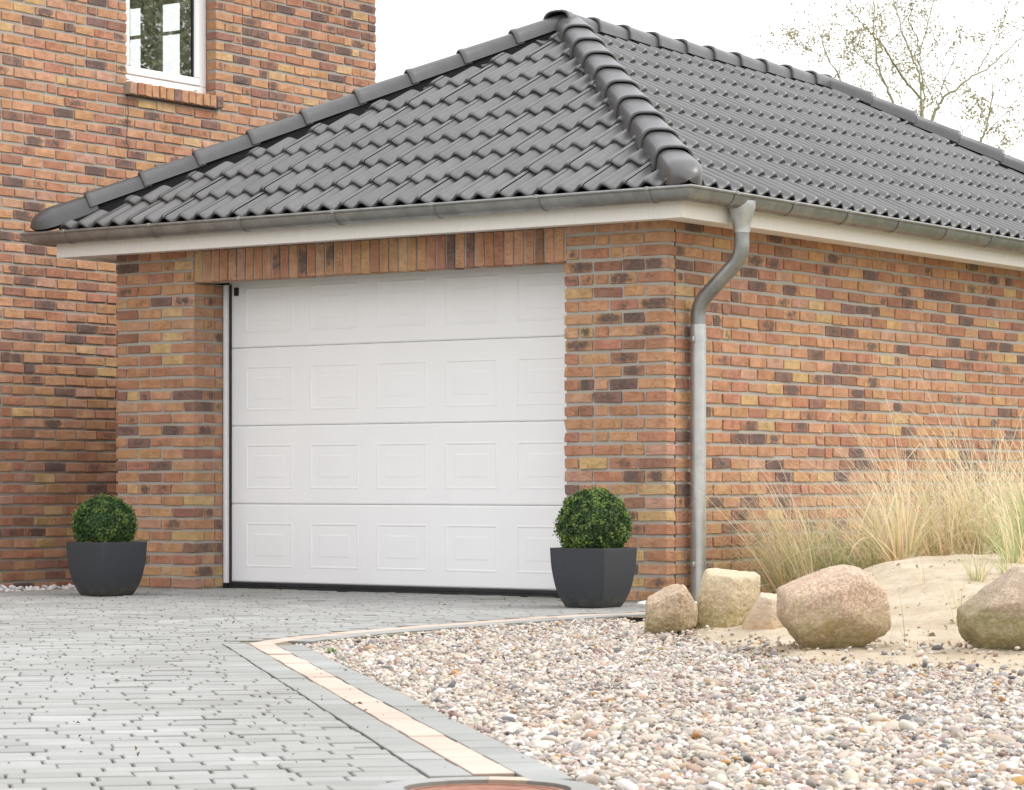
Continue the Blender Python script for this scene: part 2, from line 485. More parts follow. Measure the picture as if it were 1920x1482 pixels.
def corner_bricks(B, cx, cy, dx, dy, lens_x, lens_y, z0, z1):
    """whole bricks standing in the corner (cx,cy); the wall runs towards dx along x and dy along y"""
    n = int(round((z1 - z0)/CRS))
    for i in range(n):
        zc = z0 + (i+0.5)*CRS; a, b = lens_x[i % 2], lens_y[i % 2]
        B.add([cx+dx*a/2, cy+dy*b/2, zc], [a/2, b/2, (CRS-JT)/2], 0 if a >= b else 1)

# ------------------------------------------------------------------ dimensions of the garage
GW, GL = 4.44, 8.07                     # width (x from -GW to 0), length (y from 0 to GL)
OL, OR_, OT = -3.727, -0.732, 2.05      # door opening
ZT = 2.05 + 0.212
EF = 0.283                              # fascia offset
ET, ZE, PITCH = 0.365, 2.405, math.radians(30)
HALF = GW/2 + ET
XM = -GW/2
Y1, Y2 = HALF - ET, GL + ET - HALF      # ridge ends
ZR = ZE + HALF*math.tan(PITCH)

garage = tag(empty('garage', (0, 0, 0)), 'single brick garage with white panelled door and dark grey hipped tile roof', 'garage')
# --- walls
B = Bricks()
cl = [(0.200, 0.150), (0.100, 0.100)]
jt = 0.012
corner_bricks(B, 0, 0, -1, 1, cl[0], cl[1], 0, ZT+0.1)
fl = (0.200+jt, 0.150+jt)
# front, right pillar with the jamb of the opening, then left pillar
rj = (0.100, 0.200)
corner_bricks(B, OR_, 0, 1, 1, rj, (0.200, 0.100), 0, OT)
brick_face(B, 0, 0, -1, OR_, 0, 0, OT, starts=(0.1+jt, 0.2+jt), ends=fl)
brick_face(B, 0, 0, -1, OR_+0.01, 0, OT, OT+3*CRS, ends=fl)
brick_face(B, 1, OR_, -1, 0, 0.288, 0, OT, starts=(0.2+jt, 0.1+jt))
B.build('front_wall', M['brick'], garage)
B = Bricks()
corner_bricks(B, OL, 0, -1, 1, (0.200, 0.094), (0.094, 0.200), 0, OT)
corner_bricks(B, -GW, 0, 1, 1, (0.094, 0.200), (0.200, 0.094), 0, ZT+0.1)
brick_face(B, 0, 0, -1, -GW, OL, 0, OT, starts=(0.094+jt, 0.2+jt), ends=(0.2+jt, 0.094+jt))
brick_face(B, 0, 0, -1, -GW, OL-0.01, OT, OT+3*CRS, starts=(0.094+jt, 0.2+jt))
brick_face(B, 1, OL, 1, 0, 0.288, 0, OT, starts=(0.094+jt, 0.2+jt))
front = B.build('front_wall', M['brick'], garage)
mb = MB()
mb.box((-GW+0.009, 0.0092, -0.1), (OL-0.0092, 0.09, ZT)); mb.box((OR_+0.0092, 0.0092, -0.1), (-0.0886, 0.09, ZT+0.02))
mb.box((OL-0.09, 0.09, -0.1), (OL-0.0092, 0.30, OT-0.001)); mb.box((OR_+0.0092, 0.0905, -0.1), (OR_+0.09, 0.30, OT-0.001))
mb.box((OL-0.006, 0.0098, OT+0.004), (OR_+0.006, 0.20, ZT+0.03))
mb.build('mortar', M['mortar'], front)
# soldier course lintel
B = Bricks(); u = OL
ns = 40; pw = (OR_-OL)/ns
for k in range(ns):
    a = OL + k*pw
    B.add([a+pw/2, 0.052+random.gauss(0,.0012), OT+0.105+random.gauss(0,.0015)], [(pw-0.0135)/2, 0.052, 0.105], 2)
B.build('lintel', M['brick'], garage)
# right side wall: expansion joint a header away from the corner
B = Bricks()
brick_face(B, 1, 0, 1, 0.1045, GL, 0, ZT+0.07)
side = B.build('side_wall', M['brick'], garage)
mb = MB(); mb.box((-0.09, 0.1045, -0.2), (-0.0092, GL-0.006, ZT)); mb.box((-0.0880, 0.0092, -0.2), (-0.0092, 0.0985, ZT-0.002)); mb.build('mortar', M['mortar'], side)
MB().box((-0.05, 0.0992, -0.1), (-0.004, 0.1038, ZT-0.01)).build('expansion_joint', M['rubber'], side)
B = Bricks()
brick_face(B, 1, -GW, -1, 0.2, GL, 0, ZT+0.07)
left = B.build('side_wall', M['brick'], garage)
mb = MB(); mb.box((-GW+0.0065, 0.092, -0.2), (-GW+0.09, GL-0.006, ZT)); mb.build('mortar', M['mortar'], left)
mb = MB().box((-GW+0.01, GL-0.1, -0.2), (-0.01, GL, ZT)); mb.build('back_wall', M['brick'], garage,
    attrs={'Col': [(0.5,0.22,0.1,1)]*8, 'bk': [(0,0,-1)]*8})

# --- door
door = empty('garage_door', (0,0,0)); door.parent = garage
YD = 0.335
SH = 0.5262
def ring_cell(mb, x0, x1, z0, z1, rings):
    prev = None
    for (ins, dep) in rings:
        q = [(x0+ins, YD+dep, z0+ins), (x1-ins, YD+dep, z0+ins), (x1-ins, YD+dep, z1-ins), (x0+ins, YD+dep, z1-ins)]
        n = len(mb.V); mb.V += [Vector(v) for v in q]
        if prev is not None:
            for k in range(4): mb.F.append((prev+k, prev+(k+1) % 4, n+(k+1) % 4, n+k))
        prev = n
    mb.F.append((prev, prev+1, prev+2, prev+3))
DX0, DX1 = -3.717, -0.745
for k in range(4):
    zb = 0.043 + k*SH; mb = MB()
    g = 0.0012
    xs = [DX0+0.012]; 
    for p in range(5): xs += [-3.564+p*0.560, -3.564+p*0.560+0.413]
    xs.append(DX1-0.012)
    zs = [zb+g+0.010, zb+0.100, zb+0.403, zb+SH-g-0.010]
    for i in range(len(xs)-1):
        for j in range(3):
            if j == 1 and i % 2 == 1:
                ring_cell(mb, xs[i], xs[i+1], zs[1], zs[2],
                          [(0,0), (0.006,-0.0020), (0.012,-0.0020), (0.018,0.0015), (0.072,0.0015), (0.076,0.0013), (0.083,-0.0002), (0.087,-0.0002)])
            else:
                mb.add([(xs[i],YD,zs[j]),(xs[i+1],YD,zs[j]),(xs[i+1],YD,zs[j+1]),(xs[i],YD,zs[j+1])], [(0,1,2,3)])
    # rolled edges
    o = [(DX0,YD+0.007,zb+g),(DX1,YD+0.007,zb+g),(DX1,YD+0.007,zb+SH-g),(DX0,YD+0.007,zb+SH-g)]
    mid = [(DX0+0.004,YD+0.003,zb+g+0.003),(DX1-0.004,YD+0.003,zb+g+0.003),(DX1-0.004,YD+0.003,zb+SH-g-0.003),(DX0+0.004,YD+0.003,zb+SH-g-0.003)]
    inn = [(xs[0],YD,zs[0]),(xs[-1],YD,zs[0]),(xs[-1],YD,zs[3]),(xs[0],YD,zs[3])]
    mb.add(o+mid+inn, [(q, (q+1)%4, 4+(q+1)%4, 4+q) for q in range(4)] + [(4+q, 4+(q+1)%4, 8+(q+1)%4, 8+q) for q in range(4)])
    mb.build('door_panel', M['door'], door)
MB().box((DX0, YD+0.010, 0.0), (DX1, YD+0.05, 2.2)).build('backing', M['zinc'], door)
MB().box((OL+0.0005, 0.289, 0.035), (OL+0.027, 0.345, OT), 0.003).build('frame_post', M['pvc'], door)
MB().box((OR_-0.027, 0.289, 0.035), (OR_-0.0005, 0.345, OT), 0.003).build('frame_post', M['pvc'], door)
MB().box((OL+0.0275, 0.318, 0.0), (OL+0.042, 0.334, OT), 0.003).build('gasket', M['rubber'], door)
MB().box((OR_-0.047, 0.300, 0.0), (OR_-0.0275, 0.334, OT), 0.004).build('gasket', M['rubber'], door)
MB().box((OL+0.001, 0.287, -0.006), (OL+0.027, 0.345, 0.034), 0.003).build('post_foot', M['rubber'], door)
mb = MB(); mb.box((DX0+0.03, 0.322, -0.004), (DX1-0.03, 0.344, 0.0168), 0.004); mb.box((DX0+0.03, 0.326, 0.0165), (DX1-0.03, 0.344, 0.041), 0.004)
mb.build('bottom_seal', M['rubber'], door)
MB().box((OL+0.066, 0.322, 1.975), (OL+0.104, 0.334, 2.03), 0.004).build('roller_bracket', M['rubber'], door)

# --- eaves: soffit, fascia, gutter, all as rings round the building
def rect(o): return [(-GW-o, -o), (o, -o), (o, GL+o), (-GW-o, GL+o)]
def sweep(profile, name, mat, parent, closed=False, smooth_=True, nsub=1):
    V, F = [], []
    for (o, z) in profile:
        for (x, y) in rect(o): V.append((x, y, z))
    m_ = len(profile)
    for i in range(m_ if closed else m_-1):
        for k in range(4):
            a, b = i*4+k, i*4+(k+1) % 4; j = (i+1) % m_
            F.append((a, b, j*4+(k+1) % 4, j*4+k))
    return mesh(name, V, F, mat, parent, smooth_, None, 35)
sweep([(0.004, ZT), (EF-0.022, ZT)], 'soffit', M['board'], garage, smooth_=False)
fz0 = 2.242
sweep([(EF-0.021, fz0), (EF, fz0), (EF, 2.392), (EF-0.021, 2.392)], 'fascia', M['board'], garage, closed=True, smooth_=False)
GR, GO, GZ = 0.074, EF+0.010+0.074, 2.398
prof = []
for k in range(15):
    a = math.pi*k/14; prof.append((GO - GR*math.cos(a), GZ - GR*math.sin(a)))
inner = [(GO + (GR-0.004)*math.cos(math.pi*k/14), GZ - (GR-0.004)*math.sin(math.pi*k/14)) for k in range(15)]
prof[0] = (prof[0][0], GZ+0.012)
gut = sweep(prof + inner, 'gutter', M['zinc'], garage, closed=True)
bead = [(GO+GR+0.006+0.0095*math.cos(a), GZ+0.001+0.0095*math.sin(a)) for a in [2*math.pi*k/10 for k in range(10)]]
sweep(bead, 'bead', M['zinc'], gut, closed=True)
# gutter brackets
def bracket_mb():
    mb = MB(); V = []; F = []; r = GR+0.0035; n = 12; wd = 0.013
    for k in range(n+1):
        a = math.pi*0.94*k/n; V += [(-wd, -r*math.cos(a)*-1, -r*math.sin(a)), (wd, r*math.cos(a), -r*math.sin(a))]
    for k in range(n): F.append((2*k, 2*k+1, 2*k+3, 2*k+2))
    mb.add(V, F); mb.box((-wd, GR-0.004, -0.010), (wd, GR+0.019, 0.0135), 0.004); return mb
bproto = None
def place_bracket(x, y, rz):
    global bproto
    if bproto is None:
        bproto = bracket_mb().build('bracket', M['zinc'], gut); o = bproto
    else:
        o = bproto.copy(); COL.objects.link(o); o.parent = gut
    o.location = (x, y, GZ); o.rotation_euler = (0, 0, rz)
for k in range(7): place_bracket(-4.50 + k*0.775, -GO, math.pi)
for k in range(12): place_bracket(GO, 0.06+k*0.68 if k else 0.055, -math.pi/2)
for k in range(12): place_bracket(-GW-GO, 0.1+k*0.7, math.pi/2)

# --- downpipe
dp = empty('downpipe', (0,0,0)); dp.parent = garage
DY = 0.245; PR = 0.0455; XW = 0.066
mb = MB()
segs = 20
def oval(z, cx, rx, ry):
    return [(cx+rx*math.cos(2*math.pi*k/segs), DY+ry*math.sin(2*math.pi*k/segs), z) for k in range(segs)]
rings = [oval(2.372, GO+0.004, 0.077, 0.085), oval(2.335, GO+0.003, 0.078, 0.083), oval(2.29, GO, 0.070, 0.072), oval(2.245, GO, 0.056, 0.056), oval(2.205, GO, 0.050, 0.050), oval(2.185, GO, 0.0497, 0.0497)]
V = [v for r in rings for v in r]; F = []
for i in range(len(rings)-1):
    for k in range(segs):
        a, b = i*segs+k, i*segs+(k+1) % segs; F.append((a, a+segs, b+segs, b))
mb.add(V, F); mb.build('funnel', M['zinc_new'], dp, True)
def bend(pts, r=0.12, n=7):
    pts = [Vector(p) for p in pts]; out = [pts[0]]
    for i in range(1, len(pts)-1):
        a, b, c = pts[i-1], pts[i], pts[i+1]
        d1 = (a-b).normalized(); d2 = (c-b).normalized()
        rr = min(r, (a-b).length*0.49, (c-b).length*0.49)
        p, q = b+d1*rr, b+d2*rr
        for k in range(n+1):
            t = k/n; out.append(p*(1-t)**2 + b*2*t*(1-t) + q*t*t)
    out.append(pts[-1]); return out
path = bend([(GO, DY, 2.20), (GO, DY, 2.045), (XW, DY, 1.775), (XW, DY, 1.62)], 0.135)
MB().tube(path, PR, 20).build('elbow', M['zinc'], dp, True)
MB().tube([(XW, DY, 1.655), (XW, DY, -0.05)], PR+0.0022, 24).build('pipe', M['zinc_new'], dp, True)
mb = MB()
for t in (0.44, 0.585):
    i = int(t*(len(path)-1)); p = path[i]; d = (path[i+1]-path[i]).normalized()
    MB().tube([p-d*0.006, p+d*0.006], PR+0.0016, 20).build('seam', M['zinc'], dp, True)
def clamp(z):
    mb = MB(); mb.tube([(XW, DY, z-0.013), (XW, DY, z+0.013)], PR+0.006, 22)
    mb.box((XW-0.006, DY-PR-0.022, z-0.016), (XW+0.010, DY-PR-0.003, z+0.016), 0.003)
    mb.box((-0.01, DY-0.006, z-0.008), (XW-PR, DY+0.006, z+0.008))
    return mb
for z in (1.565, 0.225): clamp(z).build('pipe_clamp', M['zinc_new'], dp, True)

# --- roof
roof = empty('roof', (0,0,0)); roof.parent = garage
GAU = HALF/math.cos(PITCH)/9; TW = 0.30
def tile_slope(origin, e, inward, length, cuts, name):
    """rows of interlocking double-roll tiles, trimmed by vertical planes"""
    e = Vector(e); inn = Vector(inward); up = (inn*math.cos(PITCH) + Vector((0,0,1))*math.sin(PITCH))
    nrm = e.cross(up).normalized()
    if nrm.z < 0: nrm = -nrm
    o = Vector(origin); V = []; F = []; Cc = []
    NS = 22
    ws = [TW*k/NS for k in range(NS+1)]
    def prof_h(wv):
        t = ((wv + 0.018) % 0.15)/0.15
        h = 0.040*(0.5+0.5*math.cos(2*math.pi*t))**1.35
        return h
    nc = int(math.ceil(length/TW))+1
    flip = (e.cross(up)).z < 0
    for r in range(9):
        shade_r = random.uniform(0.97, 1.03)
        for c in range(nc):
            k = shade_r*random.uniform(0.84, 1.16)
            base = (0.072*k, 0.0715*k, 0.072*k, 1)
            tl = random.gauss(0, 0.0010); tw = random.gauss(0, 0.0012); ts = random.gauss(0, 0.0008)
            s0 = r*GAU + ts - (0.012 if r == 0 else 0)
            prof_s = [(s0+GAU+0.05, 0.0, 0.0), (s0+0.03, 0.0, 0.031), (s0+0.012, -0.002, 0.0325), (s0+0.003, -0.0075, 0.033), (s0, -0.015, 0.033), (s0+0.003, -0.026, 0.033), (s0+0.04, -0.029, 0.032)]
            n0 = len(V)
            for (s_, dh, lift) in prof_s:
                for q, wv in enumerate(ws):
                    h = prof_h(wv) + dh + lift + tl + tw*(wv/TW-0.5)
                    if q == 0: h -= 0.0035
                    if q == 1: h -= 0.000
                    x = c*TW + (wv if q else 0.003) - 0.02
                    V.append(o + e*x + up*s_ + nrm*h); Cc.append(base)
            for i in range(len(prof_s)-1):
                for q in range(NS):
                    a = n0+i*(NS+1)+q; f = (a, a+1, a+NS+2, a+NS+1)
                    F.append(f if flip else f[::-1])
    me = bpy.data.meshes.new(name); me.from_pydata([tuple(v) for v in V], [], F)
    put_attrs(me, {'Col': Cc})
    bm = bmesh.new(); bm.from_mesh(me)
    for (pt, nn) in cuts:
        bmesh.ops.bisect_plane(bm, geom=bm.verts[:]+bm.edges[:]+bm.faces[:], plane_co=pt, plane_no=nn, clear_outer=True)
    bm.to_mesh(me); bm.free()
    me.polygons.foreach_set('use_smooth', [True]*len(me.polygons)); me.set_sharp_from_angle(angle=math.radians(50))
    return link(name, me, roof, M['tile'])
r2 = math.sqrt(0.5); gp = 0.185
cFR = Vector((ET, -ET, 0)); cFL = Vector((-GW-ET, -ET, 0)); cBR = Vector((ET, GL+ET, 0)); cBL = Vector((-GW-ET, GL+ET, 0))
ridge_cut_r = (Vector((XM+0.165, 0, 0)), Vector((-1, 0, 0))); ridge_cut_l = (Vector((XM-0.165, 0, 0)), Vector((1, 0, 0)))
def off(c, n, g=None): return (c - Vector(n)*(g or gp), Vector(n))
tile_slope((-GW-ET, -ET, ZE), (1,0,0), (0,1,0), GW+2*ET, [off(cFR, (r2, r2, 0), 0.012), off(cFL, (-r2, r2, 0))], 'front_slope')
tile_slope((ET, -ET, ZE), (0,1,0), (-1,0,0), GL+2*ET, [off(cFR, (-r2, -r2, 0), 0.06), off(cBR, (-r2, r2, 0)), ridge_cut_r], 'side_slope')
tile_slope((-GW-ET, -ET, ZE), (0,1,0), (1,0,0), GL+2*ET, [off(cFL, (r2, -r2, 0)), off(cBL, (r2, r2, 0)), ridge_cut_l], 'side_slope')
tile_slope((-GW-ET, GL+ET, ZE), (1,0,0), (0,-1,0), GW+2*ET, [off(cBR, (r2, -r2, 0)), off(cBL, (-r2, -r2, 0))], 'back_slope')
# boards under the tiles
ap1, ap2 = Vector((XM, Y1, ZR-0.03)), Vector((XM, Y2, ZR-0.03))
cs = [Vector((c.x, c.y, ZE-0.03)) for c in (cFR, cBR, cBL, cFL)]
mesh('underlay', cs+[ap1, ap2], [(3,0,4),(0,1,5,4),(1,2,5),(2,3,4,5)], M['black_mesh'], roof)
# ridge and hip caps
def cap_profile(r, n=14, skirt=0.056):
    out = []
    for k in range(n+1):
        a = math.pi*k/n
        out.append((-r*math.copysign(abs(math.cos(a))**0.68, math.cos(a)), r*0.80*math.sin(a)**0.74))
    return [(out[0][0]*1.02, -skirt)] + out + [(out[-1][0]*1.02, -skirt)]
def cap_mesh(L, r0, r1, dome=False, skirt=0.056):
    """axis +X from the lower end (x=0) to the upper end (x=L)"""
    V, F = [], []
    st = []
    if dome:
        for k in range(9):
            t = k/8; st.append((-0.02+0.17*t, r0*max(0.06, math.sin(math.acos(1-min(1, t)*0.999))), 1))
        st += [(L, r1, 1)]
    else:
        st = [(0.030, r0-0.014, 0), (0.001, r0-0.013, 0), (0.0, r0-0.004, 0), (0.004, r0+0.003, 0), (0.010, r0+0.005, 0), (0.035, r0+0.004, 0), (0.043, r0-0.001, 0), (L, r1, 0)]
    n = None
    for (x, r, d) in st:
        p = cap_profile(r, 14, skirt); n = len(p)
        for (y, z) in p:
            sk = z if z > 0 else z*(min(1.0, r/r0*1.0))
            V.append((x, y, sk))
    for i in range(len(st)-1):
        for k in range(n-1):
            a = i*n+k; F.append((a, a+1, a+n+1, a+n))
    me = bpy.data.meshes.new('cap'); me.from_pydata(V, [], F)
    bm = bmesh.new(); bm.from_mesh(me); bmesh.ops.recalc_face_normals(bm, faces=bm.faces); bm.to_mesh(me); bm.free()
    k = 1.0; put_attrs(me, {'Col': [(0.064*k, 0.064*k, 0.066*k, 1)]*len(V)})
    me.polygons.foreach_set('use_smooth', [True]*len(me.polygons)); me.set_sharp_from_angle(angle=math.radians(48))
    me.materials.append(M['tile']); return me
capm = cap_mesh(0.44, 0.116, 0.102); domem = cap_mesh(0.44, 0.113, 0.098, True)
capm_open = cap_mesh(0.44, 0.114, 0.100, False, 0.022)
def cap_line(p0, p1, name, lift, n, first_dome, capm=capm):
    d = (p1-p0); L = d.length; d.normalize()
    sidev = Vector((0,0,1)).cross(d).normalized(); upv = d.cross(sidev).normalized()
    pitch = L/n
    for k in range(n):
        p = p0 + d*(pitch*k) + upv*lift
        o = bpy.data.objects.new(name, domem if (k == 0 and first_dome) else capm); COL.objects.link(o); o.parent = roof
        dd = (d - upv*0.028).normalized(); uu = dd.cross(sidev) if False else sidev.cross(dd)*-1
        uu = dd.cross(sidev).normalized()
        sc = pitch/0.385
        roll = random.gauss(0, 0.008)
        o.matrix_local = Matrix(((dd.x*sc, sidev.x, uu.x, p.x), (dd.y*sc, sidev.y, uu.y, p.y), (dd.z*sc, sidev.z, uu.z, p.z), (0,0,0,1))) @ Matrix.Rotation(roll, 4, 'X')
A1 = Vector((XM, Y1, ZR)); A2 = Vector((XM, Y2, ZR))
LIFT = 0.046
for c in (cFR, cFL):
    cap_line(Vector((c.x, c.y, ZE)) + (A1-Vector((c.x, c.y, ZE))).normalized()*-0.02, A1 + Vector((0,0,-0.02)), 'hip_tile', LIFT + (0.012 if c is cFL else 0), 10, True, capm_open if c is cFL else capm)
for c in (cBR, cBL):
    cap_line(Vector((c.x, c.y, ZE)) + (A2-Vector((c.x, c.y, ZE))).normalized()*-0.02, A2 + Vector((0,0,-0.02)), 'hip_tile', LIFT + 0.01, 10, True, capm_open)
cap_line(A1 + Vector((0, -0.15, -0.042)), A2 + Vector((0, 0.12, -0.042)), 'ridge_tile', LIFT+0.016, 10, False, capm_open)
def roll_strip(p0, p1, nm='ridge_roll'):
    d = (p1-p0).normalized(); s_ = Vector((0,0,1)).cross(d).normalized(); u_ = d.cross(s_)
    V = []; 
    for p in (p0, p1):
        for (a, b) in ((-0.135, -0.066), (-0.085, 0.030), (0.085, 0.030), (0.135, -0.066)):
            V.append(p + s_*a + u_*b)
    mesh(nm, V, [(0,1,5,4),(1,2,6,5),(2,3,7,6),(0,4,7,3),(0,3,2,1),(4,5,6,7)], M['black_mesh'], roof)
for c, a in ((cFR, A1), (cFL, A1), (cBR, A2), (cBL, A2)):
    p0 = Vector((c.x, c.y, ZE)); roll_strip(p0 + (a-p0).normalized()*0.14, a + Vector((0,0,0.0)))
roll_strip(A1, A2)

# ------------------------------------------------------------------ the house behind
HX, HY0, HY1, HZ0, HZ1 = -5.75, -3.2, 4.53, -0.0788*2, 5.36
house = tag(empty('house', (HX, 0, 0)), 'tall red brick house with a white framed window, standing behind the garage', 'house')
def hb(o): 
    o.matrix_parent_inverse = Matrix.Translation((-HX, 0, 0)); return o
WY0, WY1, WZ0, WZ1 = 1.498, 2.506, 3.742, 5.05
B = Bricks()
brick_face(B, 1, HX, 1, HY0+0.106, HY1, HZ0, HZ1, opens=[(WY0, WY1, WZ0-0.01, WZ1)])
# brick reveal of the window
brick_face(B, 0, WY1, -1, HX-0.20, HX-0.103, WZ0, WZ1, depth=0.06)
brick_face(B, 0, WY0, 1, HX-0.20, HX-0.103, WZ0, WZ1, depth=0.06)
hw = hb(B.build('wall', M['house_brick'], house))
mb = MB(); x0, x1 = HX-0.11, HX-0.0092
mb.box((x0, HY0+0.05, -0.3), (x1, WY0-0.006, HZ1)); mb.box((x0, WY1+0.006, -0.3), (x1, HY1-0.006, HZ1))
mb.box((x0, WY0-0.006, -0.3), (x1-0.001, WY1+0.006, WZ0-0.11)); mb.box((x0, WY0-0.006, WZ1+0.01), (x1-0.001, WY1+0.006, HZ1))
mb.build('mortar', M['mortar'], hw)
hw.children[0].matrix_parent_inverse = Matrix()
B = Bricks()
brick_face(B, 0, HY0, -1, -13.0, HX, HZ0, HZ1)
hf = hb(B.build('front_wall', M['house_brick'], house))
MB().box((-12.99, HY0+0.0065, -0.3), (HX-0.0065, HY0+0.1, HZ1)).build('mortar', M['mortar'], hf)
# sill of upright bricks, tilted outwards
B = Bricks(); n = 13; pw = (WY1-WY0+0.06)/n
for k in range(n):
    B.add([HX-0.035+random.gauss(0,.002), WY0-0.02+(k+0.5)*pw, WZ0-0.052+random.gauss(0,.001)], [0.085, (pw-0.012)/2, 0.046], 0)
sill = hb(B.build('window_sill', M['house_brick'], house))
mb = MB().box((HX-0.12, WY0-0.018, WZ0-0.10), (HX+0.038, WY1+0.034, WZ0-0.012)); mb.build('mortar', M['mortar'], sill)
# room behind the window, open to the light through a second window in the back wall
BX0, BX1, BX2, BX3 = -8.60, -8.33, -8.115, -7.86; BZ0, BZ1 = 4.0, 4.965
mb = MB()
def wallrect(y0, y1): 
    mb.box((-13, y0, 2.6), (BX0, y1, HZ1)); mb.box((BX3, y0, 2.6), (HX-0.12, y1, HZ1))
    mb.box((BX0, y0, 2.6), (BX3, y1, BZ0)); mb.box((BX0, y0, BZ1), (BX3, y1, HZ1)); mb.box((BX1, y0, BZ0), (BX2, y1, BZ1))
wallrect(HY1-0.12, HY1-0.06)
mb.box((-13, HY1-0.12, -0.3), (HX-0.12, HY1-0.06, 2.6))
mb.box((-13, HY0, -0.3), (-12.9, HY1, HZ1))
mb.box((-12.9, HY0+0.12, 2.5), (HX-0.12, HY1-0.13, 2.59)); mb.box((-12.9, HY0+0.12, 5.2), (HX-0.12, HY1-0.13, 5.3))
mb.box((-12.9, 0.2, 2.6), (HX-0.12, 0.3, 5.2))
hb(mb.build('inner_wall', M['plaster'], house))
for (a, b) in ((BX0, BX1), (BX2, BX3)):
    hb(MB().box((a, HY1-0.10, 4.685), (b, HY1-0.08, 4.715)).build('glazing_bar', M['pvc'], house))
win = empty('window', (0,0,0)); win.parent = house; hb(win)
FX = HX-0.103
mb = MB(); fw = 0.072
mb.box((FX-0.06, WY0, WZ0), (FX, WY1, WZ0+fw), 0.004); mb.box((FX-0.06, WY0, WZ1-fw), (FX, WY1, WZ1), 0.004)
mb.box((FX-0.06, WY0, WZ0+fw+0.001), (FX-0.001, WY0+fw, WZ1-fw-0.001), 0.004); mb.box((FX-0.06, WY1-fw, WZ0+fw+0.001), (FX-0.001, WY1, WZ1-fw-0.001), 0.004)
mb.build('frame', M['pvc'], win)
mb = MB(); a0, a1, c0, c1 = WY0+fw+0.005, WY1-fw-0.005, WZ0+fw+0.003, WZ1-fw-0.003; sw = 0.062
mb.box((FX-0.055, a0, c0), (FX+0.008, a1, c0+sw), 0.007); mb.box((FX-0.055, a0, c1-sw), (FX+0.008, a1, c1), 0.007)
mb.box((FX-0.055, a0, c0+sw+0.001), (FX+0.007, a0+sw, c1-sw-0.001), 0.007); mb.box((FX-0.055, a1-sw, c0+sw+0.001), (FX+0.007, a1, c1-sw-0.001), 0.007)
mb.build('sash', M['pvc'], win)
mb = MB(); mb.box((FX-0.02, a1-sw-0.012, c0+sw), (FX-0.006, a1-sw-0.0005, c1-sw)); mb.build('glazing_gasket', M['rubber'], win)
MB().box((FX-0.02, a0+sw+0.0005, c0+sw), (FX-0.006, a0+sw+0.012, c1-sw)).build('glazing_gasket', M['rubber'], win)
mesh('pane', [(FX-0.016, a0+sw-0.01, c0+sw-0.01), (FX-0.016, a1-sw+0.01, c0+sw-0.01), (FX-0.016, a1-sw+0.01, c1-sw+0.01), (FX-0.016, a0+sw-0.01, c1-sw+0.01)], [(0,1,2,3)], M['glass'], win)
for yy in (WY0+0.10, WY1-0.14): MB().box((FX-0.001, yy, WZ0+0.030), (FX+0.0035, yy+0.030, WZ0+0.037)).build('drain_slot', M['zinc'], win)
mb = MB(); ov = 0.45
mb.add([(HX+ov, HY0-ov, HZ1), (HX+ov, HY1+ov, HZ1), (-13-ov, HY1+ov, HZ1), (-13-ov, HY0-ov, HZ1), (-9.375, HY0+3, HZ1+3.4), (-9.375, HY1-3, HZ1+3.4)],
       [(0,1,5,4),(1,2,5),(2,3,4,5),(3,0,4),(3,2,1,0)])
hb(mb.build('roof', M['tile'], house, attrs={'Col': [(0.1,0.1,0.1,1)]*6}))
# crack below the sill
crack = MB(); pts = [(3.655,1.503),(3.57,1.508),(3.50,1.512),(3.44,1.498),(3.39,1.500),(3.345,1.508),(3.30,1.490),(3.26,1.502),(3.22,1.512)]
crack.tube([(HX+0.0005, y+random.gauss(0,.002), z) for z, y in pts], 0.0022, 5)
hb(crack.build('crack', M['rubber'], house))

# ------------------------------------------------------------------ ground, driveway
def ground_z(x, y):
    return -0.055*smooth((-x-4.3)/1.1)
gme = MB()
gme.add([(-600,-600,-0.16),(600,-600,-0.16),(600,900,-0.16),(-600,900,-0.16)], [(0,1,2,3)])
tag(gme.build('ground', M['ground']), 'ground of soil and grass around the houses', 'ground', kind='structure')

# the edging: frame of the straight leg that runs towards the camera
O = G(465, 1207); Tt = (G(890, 1455) - O).normalized(); Nn = Vector((-Tt.y, Tt.x, 0))
if Nn.dot(W(-1, 8) - W(0, 8)) < 0: Nn = -Nn          # towards the driveway
O = O.copy()
WST = 0.108
leg1 = [G(*p) for p in ((500,1203.5),(560,1197),(700,1183),(855,1171),(1030,1158),(1117,1153),(1204,1150.3))]
ctr = O - Nn*WST/2
leg1[0] = ctr + Tt*0.02
leg1.append(Vector((leg1[-1].x+0.02, -0.30, 0)))
leg1[-2].x = leg1[-1].x - 0.03
def resample(pts, step):
    out = [pts[0].copy()]; 
    dense = []
    for i in range(len(pts)-1):
        p0 = pts[max(i-1,0)]; p1 = pts[i]; p2 = pts[i+1]; p3 = pts[min(i+2,len(pts)-1)]
        for k in range(40):
            t = k/40
            dense.append(0.5*((2*p1)+(p2-p0)*t+(2*p0-5*p1+4*p2-p3)*t*t+(3*p1-p0-3*p2+p3)*t**3))
    dense.append(pts[-1]); acc = 0
    for a, b in zip(dense[:-1], dense[1:]):
        acc += (b-a).length
        if acc >= step: out.append(b.copy()); acc = 0
    return out
L1 = resample(leg1, 0.205)
MAN_C = W(-0.059, 6.435); MAN_R = 0.19
